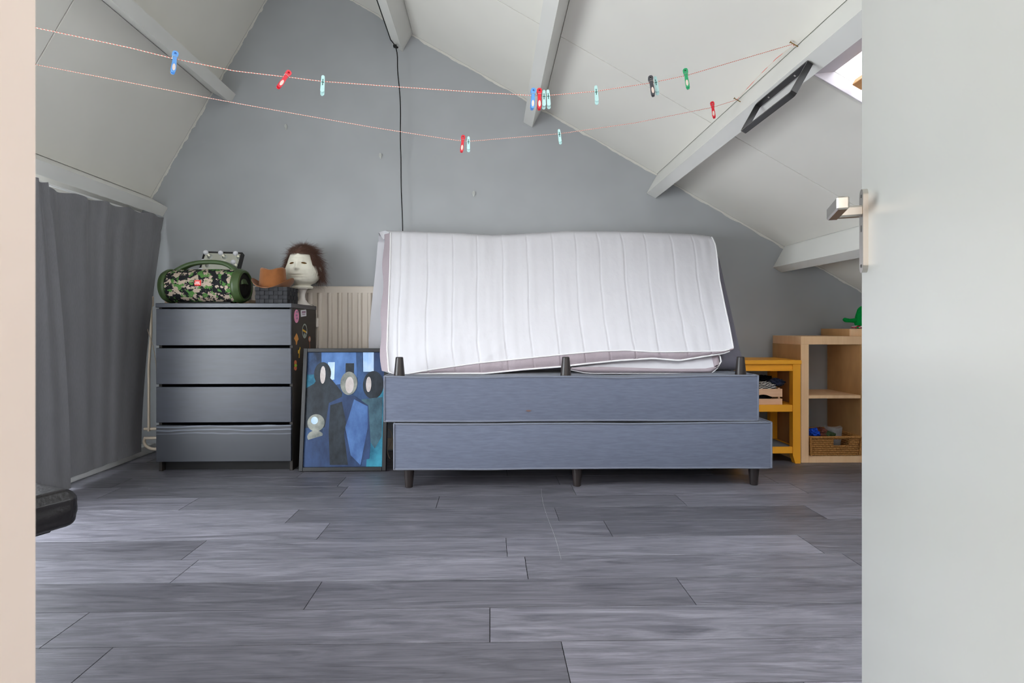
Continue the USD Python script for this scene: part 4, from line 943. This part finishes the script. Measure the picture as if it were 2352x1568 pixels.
# green soft toy
TYY = 3.66
tz = bt + rh; g0 = px(1972, 740, TYY)
to = thing('soft_toy', 'green plush toy with a raised arm on the birch box', 'soft toy', (g0[0], TYY, tz))
def rel(u, v): p = px(u, v, TYY); return np.array([p[0] - g0[0], 0, p[2] - tz])
def capsule_chain(pts, rad, res=.006):
    ms = None
    sp_ = [trimesh.creation.icosphere(2, r).vertices + p for p, r in zip(pts, rad)]
    for a_, b2 in zip(sp_[:-1], sp_[1:]):
        h = m3.Manifold.hull_points(np.vstack([a_, b2])); ms = h if ms is None else ms + h
    m = tm(ms.refine_to_length(res)); trimesh.smoothing.filter_taubin(m, iterations=12); return m
obj('body', capsule_chain([rel(1976, 742) + [0, 0, .006], rel(1976, 728), rel(1977, 713), rel(1979, 708)], [.036, .030, .021, .015]), M_plush, to, smooth=True)
obj('arm', capsule_chain([rel(1968, 736), rel(1952, 736), rel(1943, 735), rel(1941, 734)], [.016, .0125, .014, .013]), M_plush, to, smooth=True)
obj('arm', capsule_chain([rel(1985, 736), rel(2000, 730)], [.016, .013]), M_plush, to, smooth=True)
obj('striped_base', blob(rel(1972, 750) * [1, 0, 0] + [.01, -.005, .010], .055, .045, .013, .12, 3, 2), M_redstripe, to, smooth=True)
obj('button', trimesh.creation.icosphere(2, .006).apply_translation(rel(1961, 752) + [0, -.04, 0]), M_plush, to, smooth=True)
# yellow side table
TY0 = 3.50; tx1 = px(1842, 830, TY0)[0]; tx0 = 1.525; tt = px(1800, 827, TY0)[2]; TD = .34
tb = thing('side_table', 'yellow painted wooden side table with two shelves beside the bed', 'side table', (tx0, TY0, 0))
TW = tx1 - tx0 - .003
obj('tabletop', bx(-.0, -.004, tt - .026, TW, TD, tt, .003), M_yellow, tb)
LGW = .048
for (x0, y0) in ((TW - LGW - .004, .004), (TW - LGW - .004, TD - .05), (.004, .004), (.004, TD - .05)):
    inn = 1 if x0 < .1 else -1
    P = Polygon([(x0, tt - .026), (x0 + LGW, tt - .026), (x0 + LGW, 0), (x0 + .016, 0), (x0, .05)]) if inn < 0 else Polygon([(x0, tt - .026), (x0 + LGW, tt - .026), (x0 + LGW, .05), (x0 + LGW - .016, 0), (x0, 0)])
    obj('leg', extrude(P, (0, y0, 0), (1, 0, 0), (0, 0, 1), -.042), M_yellow, tb, smooth=False)
z1_, z2_ = px(1790, 930, TY0)[2], px(1790, 946, TY0)[2]; z3_, z4_ = px(1790, 1027, TY0)[2], px(1790, 1042, TY0)[2]
obj('apron', bx(LGW + .004, .012, tt - .068, TW - LGW - .004, .028, tt - .026, .001), M_yellow, tb); obj('apron_lip', bx(LGW + .004, .006, tt - .068, TW - LGW - .004, .012, tt - .056, .001), M_yellow, tb)
for (za, zb_) in ((z1_, z2_), (z3_, z4_)):
    obj('rail', bx(LGW + .004, .008, zb_, TW - LGW - .004, .026, za, .002), M_yellow, tb); obj('rail', bx(LGW + .004, TD - .03, zb_, TW - LGW - .004, TD - .012, za, .002), M_yellow, tb)
    obj('rail', bx(TW - .03, .046, zb_, TW - .012, TD - .05, za, .002), M_yellow, tb); obj('rail', bx(.012, .046, zb_, .03, TD - .05, za, .002), M_yellow, tb)
    obj('shelf', bx(.03, .026, za - .016, TW - .03, TD - .03, za - .004, .001), M_grey if za < .2 else M_yellow, tb)
# crate on the middle shelf
cr1 = px(1797, 900, TY0 + .03)[0]; crz = z1_ - .003; cw = .245
cr = thing('crate', 'small pale pine slatted crate on the yellow table shelf', 'crate', (cr1 - cw, TY0 + .03, crz))
hu, hl_ = px(1780, 893, TY0 + .03)[2] - crz, px(1780, 911, TY0 + .03)[2] - crz; lu, ll = px(1780, 915.5, TY0 + .03)[2] - crz, .001
arch = Polygon([(0, hl_), (.07, hl_)] + [(.07 + .105 * q, hl_ + .011 * math.sin(math.pi * q)) for q in np.linspace(0, 1, 12)] + [(.175, hl_), (cw, hl_), (cw, hu), (0, hu)])
arch2 = Polygon([(0, hl_), (cw * .28, hl_)] + [(cw * .28 + cw * .44 * q, hl_ + .014 * math.sin(math.pi * q)) for q in np.linspace(0, 1, 14)] + [(cw, hl_), (cw, hu), (0, hu)])
for y in (0, .2):
    obj('slat', extrude(arch2, (0, y, 0), (1, 0, 0), (0, 0, 1), -.009), M_crate, cr, smooth=False); obj('slat', bx(0, y, ll, cw, y + .009, lu, .001), M_crate, cr, smooth=False)
for x in (0, cw - .009):
    obj('slat', bx(x, .0095, hl_, x + .009, .1995, hu, .001), M_crate, cr, smooth=False); obj('slat', bx(x, .0095, ll, x + .009, .1995, lu, .001), M_crate, cr, smooth=False)
for x in (.0095, cw - .0235):
    for y in (.0095, .1855): obj('post', bx(x, y, .001, x + .014, y + .014, hu + .006, .001), M_crate, cr, smooth=False)
obj('bottom', bx(.0235, .0095, 0.001, cw - .0235, .199, .007, .001), M_crate, cr, smooth=False)
def at_(u, v, Y): return px(u, v, Y)
obj('striped_shirt', blob(at_(1754, 888, 3.62), .075, .06, .036, .22, 3, 3), M_stripe, label='crumpled black and white striped shirt in the pine crate', cat='clothing', smooth=True)
obj('navy_cloth', blob(at_(1782, 878, 3.64), .052, .045, .026, .3, 3.4, 5), M_navy, label='crumpled navy garment spilling over the crate edge', cat='clothing', smooth=True)
obj('black_cloth', cat(blob(at_(1754, 868, 3.67), .055, .035, .018, .28, 3.4, 9), ), M_blackcloth, label='crumpled black garment on top of the crate', cat='clothing', smooth=True)
obj('dark_garment', blob(at_(1745, 912, 3.6), .07, .05, .028, .2, 3, 12), M_blackcloth, label='dark garment showing through the crate handle slot', cat='clothing', smooth=True)
# wicker basket in the bookcase
WY0 = BKY - .012; wb0 = bx0 + .056; wb1 = bx0 + dvx - .004; wz = .046; wh = px(1900, 1003, WY0)[2] - wz; wd = .33
wk = thing('wicker_basket', 'brown woven seagrass basket in the bottom of the bookcase', 'basket', ((wb0 + wb1) / 2, WY0 + wd / 2, wz))
wx, wyd = (wb1 - wb0) / 2 - .004, wd / 2 - .006
def rring(z, off, n=200, ph=0, flare=0):
    q = rounded(2 * (wx + flare), 2 * (wyd + flare), .018, 6); P = interp_poly(np.array(q.exterior.coords), n + 1)[:-1]
    nn = np.roll(P, -1, 0) - np.roll(P, 1, 0); nn = np.stack([nn[:, 1], -nn[:, 0]], 1); nn /= np.linalg.norm(nn, axis=1, keepdims=True)
    if Polygon(P).exterior.is_ccw is False: nn = -nn
    k_ = np.arange(n); P = P + nn * (off * np.where((k_ // 2 + ph) % 2, 1, -1))[:, None]
    return np.column_stack([P, np.full(n, z)])
nrw = 9
hx0, hx1 = px(1915, 1015, WY0)[0] - (wb0 + wb1) / 2, px(1950, 1015, WY0)[0] - (wb0 + wb1) / 2
for i in range(nrw):
    z = .006 + (wh - .016) * i / (nrw - 1); R_ = rring(z, .0022, 200, i % 2, -.006 + .006 * i / nrw)
    m = tube(R_, (wh - .016) / (nrw - 1) * .56, 6, closed=True)
    if i in (5, 6, 7):                                           # hand hole in the front
        keep = ~((m.triangles_center[:, 1] < -wyd + .03) & (m.triangles_center[:, 0] > hx0) & (m.triangles_center[:, 0] < hx1)); m.update_faces(keep)
    obj('strand', m, M_wicker, wk, smooth=True)
obj('rim', tube(rring(wh - .004, .0012, 200, 0, .003), .0085, 8, closed=True), M_wicker, wk, smooth=True)
for sx in (-1, 1):
    for sy in (-1, 1): obj('corner_post', tube([(sx * (wx - .002), sy * (wyd - .002), .002), (sx * (wx + .004), sy * (wyd + .004), wh - .004)], .007, 8), M_wicker, wk, smooth=True)
obj('base', bx(-wx + .008, -wyd + .008, .001, wx - .008, wyd - .008, .006, .001), M_wicker, wk)
obj('blue_cloth', blob(px(1868, 993, WY0 + .10), .03, .04, .03, .3, 3.2, 21), M_bluecloth, label='bright blue crumpled cloth in the seagrass basket', cat='cloth', smooth=True)
obj('brown_cloth', blob(px(1886, 994, WY0 + .14), .035, .05, .036, .2, 3, 22), M_browncloth, label='brown cloth in the seagrass basket beside the blue one', cat='cloth', smooth=True)
obj('green_cloth', blob(px(1905, 1000, WY0 + .10), .034, .03, .03, .2, 3, 23), M_greencloth, label='dark green cloth inside the clear plastic bag', cat='cloth', smooth=True)
bgx, bgz = px(1914, 990, WY0 + .12)[0], wz + .012
rows_ = []
for q in np.linspace(0, 1, 16):
    a_ = np.linspace(0, 2 * np.pi, 60, endpoint=False); k_ = .62 + .38 * q ** .6
    sx_, sy_ = .047 * k_, .040 * k_
    P_ = np.column_stack([bgx + sx_ * np.sign(np.cos(a_)) * np.abs(np.cos(a_)) ** .55, WY0 + .12 + sy_ * np.sign(np.sin(a_)) * np.abs(np.sin(a_)) ** .55, np.full(60, bgz + .150 * q)])
    nz2 = meshkit.noise(P_ * np.array([60, 60, 25]) + 11, 4) - .5
    P_[:, 0] += .016 * nz2 * q; P_[:, 1] += .014 * nz2; P_[:, 2] += .02 * q * (meshkit.noise(P_ * 30 + 5, 8) - .5)
    rows_.append(P_)
obj('plastic_bag', cat(grid(np.array(rows_), cv=True), trimesh.Trimesh(np.vstack([rows_[0], rows_[0].mean(0)]), [[i_, (i_ + 1) % 60, 60] for i_ in range(60)], process=False)), M_bag, label='clear plastic bag standing in the seagrass basket', cat='bag', smooth=True)

# ================================================================= LEFT: CURTAINS, BENCH
CXX = px(377, 500, 3.90)[0] - .012
def curtain(y0t, y1t, y0b, y1b, zt0, zt1, zb0, zb1, folds, amp, seed, xoff=0.0, flare=0.0):
    n, m = 260, 60
    s = np.linspace(0, 1, n)[None]; t = np.linspace(0, 1, m)[:, None]       # t 0 bottom .. 1 top
    Yc = (y0b + (y1b - y0b) * s) * (1 - t ** 1.6) + (y0t + (y1t - y0t) * s) * t ** 1.6
    zb = zb0 + (zb1 - zb0) * s; zt = zt0 + (zt1 - zt0) * s
    zt = zt + .006 * np.sin(s * folds * 6.283 * 1.0)
    Zc = zb + (zt - zb) * t
    ph = s * folds * 6.283 + .7 * np.sin(s * 9 + seed)
    a_ = amp * (.30 + .55 * t + .35 * (meshkit.noise(np.stack([s * 5 + 0 * t, t * 2 + 0 * s, 0 * s + 0 * t + seed], -1), seed) - .5))
    Xc = CXX + xoff + a_ * np.sin(ph) + amp * .35 * np.sin(2.3 * ph + 1) * t ** 2 - flare * (1 - t) ** 1.3 * s
    hd = np.exp(-((t - .925) / .012) ** 2); Xc = Xc - .006 * hd * (.5 + .5 * np.sin(ph * 1.7)) + .004 * (t > .93) * np.sin(ph * 2.2)
    P = np.stack([Xc, Yc, Zc], -1); Q = P.copy(); Q[..., 0] -= .0022
    rim = lambda a_, b2: grid(np.stack([a_, b2], 0))
    return cat(grid(P), grid(Q, flip=True), rim(P[0], Q[0]), rim(P[-1], Q[-1]), rim(P[:, 0], Q[:, 0]), rim(P[:, -1], Q[:, -1]))
def zX(u, v): return pxd(u, v, (1, 0, 0), CXX)
za, zb__ = zX(82, 424), zX(376, 497); ba, bb3 = zX(145, 1104), zX(325, 1037)
ct = thing('curtain', 'dark grey curtain hanging from the eaves beam left of the chest', 'curtain')
obj('cloth', curtain(za[1], 3.93, ba[1] - .02, bb3[1], za[2], zb__[2] - .004, max(ba[2], .034), max(bb3[2], .036), 5, .010, 2), M_curtain, ct, smooth=True)
nr_ = zX(70, 415)
ct2 = thing('curtain', 'narrow dark grey curtain panel beside the door frame, reaching the floor', 'curtain')
obj('cloth', curtain(2.55, za[1] + .03, 2.55, ba[1] + .01, nr_[2] + .0, za[2] + .02, .012, .012, 3, .014, 5, xoff=.03), M_curtain, ct2, smooth=True)
rod = thing('curtain_rod', 'thin white curtain rod under the eaves beam', 'curtain rod')
obj('rod', tube([(CXX - .02, .9, za[2] + .008), (CXX - .02, 3.935, zb__[2] - .02)], .006, 10), M_white, rod, smooth=True)
# black padded bench
zbt, ztop = .328, .428
bpt = pxd(189, 1206, (0, 0, 1), zbt)
bn_ = thing('padded_bench', 'black leather padded bench end in the lower left corner', 'bench', (bpt[0], bpt[1], 0), rotz=-25)
cush = rbox(-.95, -.33, zbt, 0, 0, ztop, .03).subdivide().subdivide()
v = cush.vertices.copy(); k_ = meshkit.noise(v * np.array([14, 14, 34]) + 40, 3) - .5; kk2 = np.clip((v[:, 2] - zbt) / (ztop - zbt), 0, 1)
v[:, 2] += .012 * k_ * kk2; v[:, 0] += .008 * k_ + .006 * np.sin(v[:, 2] * 190) * (v[:, 0] > -.03) * .3
cush.vertices = v
obj('seat_pad', cush, M_leather, bn_, smooth=60)
obj('seat_board', bx(-.9, -.29, zbt - .014, -.06, -.04, zbt + .004, .003), M_rubber, bn_)
for x in (-.8, -.32):
    for y in (-.27, -.06): obj('leg', tube([(x, y, 0), (x, y, zbt - .012)], .014, 12), M_black, bn_)

# ================================================================= CABLE, PLUGS, LINES, PEGS
cb = thing('cable', 'black cable running down the grey wall from the roof beam', 'cable')
c1, d2, n2, dep = pur[0]
e0 = np.array([c1[0] - .005, 0, c1[1] + .002])
run = [(e0[0], y, e0[2]) for y in np.linspace(2.2, 3.86, 30)]
down = [px(911, 116, 3.875), px(913, 150, 3.875), px(917, 200, 3.88), px(920, 260, 3.88), px(919.5, 310, 3.88), px(921, 370, 3.885), px(921.5, 430, 3.885), px(924, 490, 3.89), px(925, 540, 3.89), px(926, 640, 3.9), px(926, 700, 3.9)]
obj('cord', tube(np.vstack([np.array(run), smooth_path([np.array(run[-1])] + down, 60)[1:]]), .0036, 8), M_cable, cb, smooth=True)
cp = px(908, 106, 3.86); obj('clip', cat(bx(cp[0] - .014, cp[1] - .012, cp[2] - .009, cp[0] + .010, cp[1] + .012, cp[2] + .009, .004), bx(cp[0] + .004, cp[1] - .006, cp[2] - .014, cp[0] + .02, cp[1] + .006, cp[2] - .002, .003)), M_cable, cb)
plug_mesh = hull([(0.011 * math.cos(a) * (.8), -.010 * k, .016 * math.sin(a) * (1 if math.sin(a) > 0 else 1.5)) for a in np.linspace(0, 6.283, 18) for k in (0, 1) if not (k and math.sin(a) < -.5)])
pg = None
for (u, v, lab) in ((657, 291, 'pale wall plug left of the black cable, nearest the left roof slope'), (874, 357, 'pale wall plug just left of the black cable'), (1088, 444, 'pale wall plug above the white topper, right of the cable')):
    p = px(u, v, WY - .0005)
    if pg is None:
        pg = thing('wall_plug', lab, 'wall plug', p, group='wall plugs in the grey wall'); obj('plug', plug_mesh, M_plug, pg)
    else:
        mt = Gf.Matrix4d(1); mt.SetTranslate(Gf.Vec3d(*map(float, p))); dup(pg, mt, lab)
# nails and lines
c3, d3, n3, dep3 = pur[2]
LX = np.array([c3[0], c3[1]])                       # lower left edge of the nail beam
def nail(u, v, lab):
    base2 = LX - n3 * .035                           # a little up the beam's left face
    y = base2[0] * 0
    p = pxd(u, v, (-d3[0], 0, -d3[1]), -(d3 @ base2))
    t_ = thing('nail', lab, 'nail', p)
    dirn = np.array([-d3[0], 0, -d3[1]])
    q = np.array([[0, 0, 0]]) + np.outer(np.linspace(-.004, .034, 6), dirn)
    obj('shank', tube(q, .0018, 8), M_nail, t_, smooth=True); obj('head', tube([dirn * .033, dirn * .0352], .0042, 12), M_nail, t_)
    return p + dirn * .02
nA, nB = nail(1833, 107, 'upper nail in the roof beam holding the long clothes line'), nail(1701, 234, 'lower nail in the roof beam holding the sagging clothes line')
YA, YB = nA[1], nB[1]
lA_uv = [(-300, -40), (65, 60), (300, 110), (400, 135), (540, 163), (652, 176), (742, 187), (920, 200), (1100, 212), (1224, 219.5), (1250, 220), (1370, 209.5), (1497, 190), (1578, 173)]
lB_uv = [(-70, 118), (65, 145), (300, 190), (480, 225), (560, 240), (700, 265), (860, 293), (1000, 315), (1062, 324), (1085, 324), (1286, 307), (1460, 282), (1639, 246)]
def line3(uv_, y0, y1, end):
    us = np.array([u for u, v in uv_]); P = []
    for u, v in uv_:
        P.append(px(u, v, y0 + (y1 - y0) * (u + 300) / 2130))
    return np.array(P + [end])
LAp = line3(lA_uv, 1.80, YA, nA); LBp = line3(lB_uv, 2.40, YB, nB)
def twisted(P, r, name, label):
    t_ = thing(name, label, 'clothes line')
    Q = interp_poly(P, 500)
    obj('cord', tube(Q, r, 8), M_cord, t_, smooth=True)
    return t_
ll_ = twisted(np.vstack([LAp, [nA + np.array([.004, .004, -.006])], ]), .00135, 'clothes_line', 'upper red and white clothes line stretched across the room')
wr = np.array([nA + [0, 0, -.004], nA * .75 + nB * .25 + [-.004, 0, .006], nA * .5 + nB * .5 + [-.006, 0, .004], nB + [0, 0, .002]])
twisted(np.vstack([LBp, wr[::-1][1:]]), .00125, 'clothes_line', 'lower sagging red and white clothes line, tied across between the nails')
# pegs
def peg_mats(n, c): return mat('peg_' + n, c, .4, .5)
PC = {'red': peg_mats('red', (222, 34, 54)), 'blue': peg_mats('blue', (96, 160, 230)), 'dark grey': peg_mats('dark', (74, 74, 80)), 'green': peg_mats('green', (52, 170, 112)), 'mint': peg_mats('mint', (190, 230, 229))}
M_pad = mat('peg_soft_pad', (232, 214, 204), .6, .3); M_cross = mat('peg_cross', (34, 84, 76), .7, .2)
def round_peg(colour, lab, group):
    L = .081
    t_ = thing('clothes_peg', lab, 'clothes peg', group=group)
    # face outline: ring head, waist, flared tail (z down from the head's top at +.031)
    prof = [(.0, .031), (.006, .0295), (.0095, .024), (.0098, .018), (.008, .011), (.0062, .005), (.006, -.004), (.0068, -.016), (.0075, -.03), (.0073, -.042), (.005, -.049), (0, -.050)]
    pl_ = Polygon(prof + [(-x, z) for x, z in prof[::-1][1:-1]]).difference(shapely.Point(0, .0205).buffer(.0040))
    for sg in (-1, 1):
        m = extrude(pl_, (0, 0, 0), (1, 0, 0), (0, 0, 1), .0055)   # towards -y
        v = m.vertices.copy(); v[:, 1] = sg * (np.abs(v[:, 1]) + .0012 + (.031 - v[:, 2]) * .07)
        m.vertices = v
        if sg > 0: m.faces = m.faces[:, ::-1]
        ar = obj('arm', m, PC[colour], t_, smooth=30)
        pad = extrude(Polygon([(.0050 * math.cos(a), -.031 + .0130 * math.sin(a)) for a in np.linspace(0, 6.283, 20)]), (0, 0, 0), (1, 0, 0), (0, 0, 1), .0008)
        v = pad.vertices.copy(); v[:, 1] = sg * (np.abs(v[:, 1]) + .0065 + (.031 - v[:, 2]) * .07); pad.vertices = v
        if sg > 0: pad.faces = pad.faces[:, ::-1]
        obj('grip_pad', pad, M_pad, ar, smooth=False)
    sp_ = [(.0072, -.0085, .008), (-.0072, -.0085, .008), (-.0078, 0, .002), (-.0072, .0085, .008), (.0072, .0085, .008), (.0078, 0, .0)]
    obj('spring', tube(interp_poly(sp_ + [sp_[0]], 30)[:-1], .0009, 6, closed=True), M_steel, t_, smooth=True)
    return t_
def flat_peg(lab, group):
    t_ = thing('flat_clothes_peg', lab, 'clothes peg', group=group)
    def arm(z0, z1, w0, w1): return shapely.union_all([shapely.Point(0, z1 - w1).buffer(w1), Polygon([(-w1, z1 - w1), (w1, z1 - w1), (w0, z0 + w0), (-w0, z0 + w0)]), shapely.Point(0, z0 + w0).buffer(w0)])
    for sg in (-1, 1):
        a_ = arm(-.040 if sg < 0 else -.047, .024, .0072, .0058)
        m = extrude(a_, (0, 0, 0), (1, 0, 0), (0, 0, 1), .0045)
        v = m.vertices.copy(); v[:, 1] = sg * (np.abs(v[:, 1]) + .0008 + (.024 - v[:, 2]) * .07); m.vertices = v
        if sg > 0: m.faces = m.faces[:, ::-1]
        ar = obj('arm', m, PC['mint'], t_, smooth=30)
        if sg < 0:
            cr_ = shapely.union_all([sbox(-.0013, -.014, .0013, .010), sbox(-.0045, -.004, .0045, -.0014)])
            m = extrude(cr_, (0, 0, 0), (1, 0, 0), (0, 0, 1), .0006); v = m.vertices.copy(); v[:, 1] = -(np.abs(v[:, 1]) + .0052 + (.024 - v[:, 2]) * .07); m.vertices = v
            obj('spring_cross', m, M_cross, ar, smooth=False)
    return t_
def line_pt(P, u):
    Q = interp_poly(P, 3000)
    d = Q - CAM; uu = CX + F * (d @ RT) / (d @ FW)
    return Q[np.argmin(np.abs(uu - u))]
def place(u, P, rz, tilt, dz=0.0):
    p = line_pt(P, u) + np.array([0, 0, dz])
    M_ = Gf.Matrix4d(1); R1 = Gf.Matrix4d(1); R1.SetRotate(Gf.Rotation(Gf.Vec3d(0, 1, 0), tilt)); R2 = Gf.Matrix4d(1); R2.SetRotate(Gf.Rotation(Gf.Vec3d(0, 0, 1), rz)); T = Gf.Matrix4d(1); T.SetTranslate(Gf.Vec3d(*map(float, p)))
    S = Gf.Matrix4d(1); S.SetScale(.93); D = Gf.Matrix4d(1); D.SetTranslate(Gf.Vec3d(0, 0, -.003))
    return D * S * R1 * R2 * T
protos = {}
def peg(kind, u, P, rz, tilt, lab):
    M_ = place(u, P, rz, tilt)
    grp = 'pegs on the clothes lines'
    if kind not in protos:
        protos[kind] = flat_peg(lab, grp) if kind == 'mint' else round_peg(kind, lab, grp)
        x = UsdGeom.Xformable(protos[kind]); x.ClearXformOpOrder(); 
        for a_ in ('xformOp:translate', 'xformOp:rotateZ'): protos[kind].RemoveProperty(a_)
        x.AddTransformOp().Set(M_)
    else:
        dup(protos[kind], M_, lab, grp)
peg('blue', 401, LAp, 35, 6, 'blue peg at the left end of the upper line, by the left roof beam')
peg('red', 656, LAp, 35, 30, 'red peg hanging at a slant on the upper line')
peg('mint', 742, LAp, 14, 3, 'pale mint peg right of the slanting red peg')
peg('blue', 1224, LAp, 4, 3, 'blue peg at the left of the row of four on the upper line')
peg('red', 1239, LAp, 0, 0, 'upright red peg between blue and mint pegs on the upper line')
peg('mint', 1249, LAp, 0, 0, 'pale mint peg directly right of the upright red peg on the upper line')
peg('mint', 1259, LAp, -4, -4, 'pale mint peg at the right end of the row of four')
peg('mint', 1369, LAp, -8, -4, 'lone pale mint peg on the upper line left of the dark grey peg')
peg('dark grey', 1496, LAp, -14, -9, 'dark grey peg on the upper line')
peg('mint', 1506, LAp, -18, -8, 'pale mint peg partly behind the dark grey peg')
peg('green', 1576, LAp, -24, -8, 'green peg at the right end of the upper line')
peg('red', 1063, LBp, 6, 6, 'red peg at the lowest point of the lower line')
peg('mint', 1076, LBp, 0, 0, 'pale mint peg right of the red one at the lowest point of the lower line')
peg('mint', 1285, LBp, -12, -6, 'lone pale mint peg on the lower line under the roof beam')
peg('red', 1637, LBp, -26, -7, 'red peg near the black metal bracket on the lower line')
# black bracket under the nail beam
br = thing('metal_bracket', 'black metal loop bracket hanging under the roof beam on the right', 'bracket')
yA, yB = 2.34, 1.945
hh3 = np.array([n3[0], 0, n3[1]]); e3 = np.array([LX[0] + .012 * d3[0], 0, LX[1] + .012 * d3[1]])
lp = sbox(yB + .012, .012, yA - .012, .135 - .012).buffer(.012, quad_segs=6)
ring_o = np.array(interp_poly(np.array(lp.exterior.coords), 90))[:-1]
def strip(P, w, t__):
    c_ = P.mean(0); nn = np.roll(P, -1, 0) - np.roll(P, 1, 0); nn = np.stack([nn[:, 1], -nn[:, 0]], 1); nn /= np.linalg.norm(nn, axis=1, keepdims=True)
    if ((P - c_) * nn).sum() < 0: nn = -nn
    I_ = P - nn * t__
    to3 = lambda A, o: e3 + np.outer(A[:, 1], hh3) + np.outer(A[:, 0], [0, 1, 0]) + o * np.array([d3[0], 0, d3[1]])
    R = np.stack([to3(P, 0), to3(P, w), to3(I_, w), to3(I_, 0)], 0)
    return grid(R, cu=True, cv=True, flip=True)
obj('loop', strip(ring_o, .022, .0075), M_black, br, smooth=30)
for y in (yA - .1, yB + .1):
    obj('screw', tube([e3 + np.array([0, y, 0]) + hh3 * .0075 + np.array([d3[0], 0, d3[1]]) * .011, e3 + np.array([0, y, 0]) + hh3 * .0095 + np.array([d3[0], 0, d3[1]]) * .011], .004, 10), M_steel, br)

th = thing('thread', 'thin white thread lying on the floor planks in front of the beds', 'thread')
obj('strand', tube(smooth_path([floor_at(u, v) + [0, 0, .0008] for u, v in ((1244, 1122), (1250, 1165), (1262, 1200), (1277, 1240), (1283, 1262), (1289, 1285))], 60), .00035, 5), M_plug, th, smooth=True)
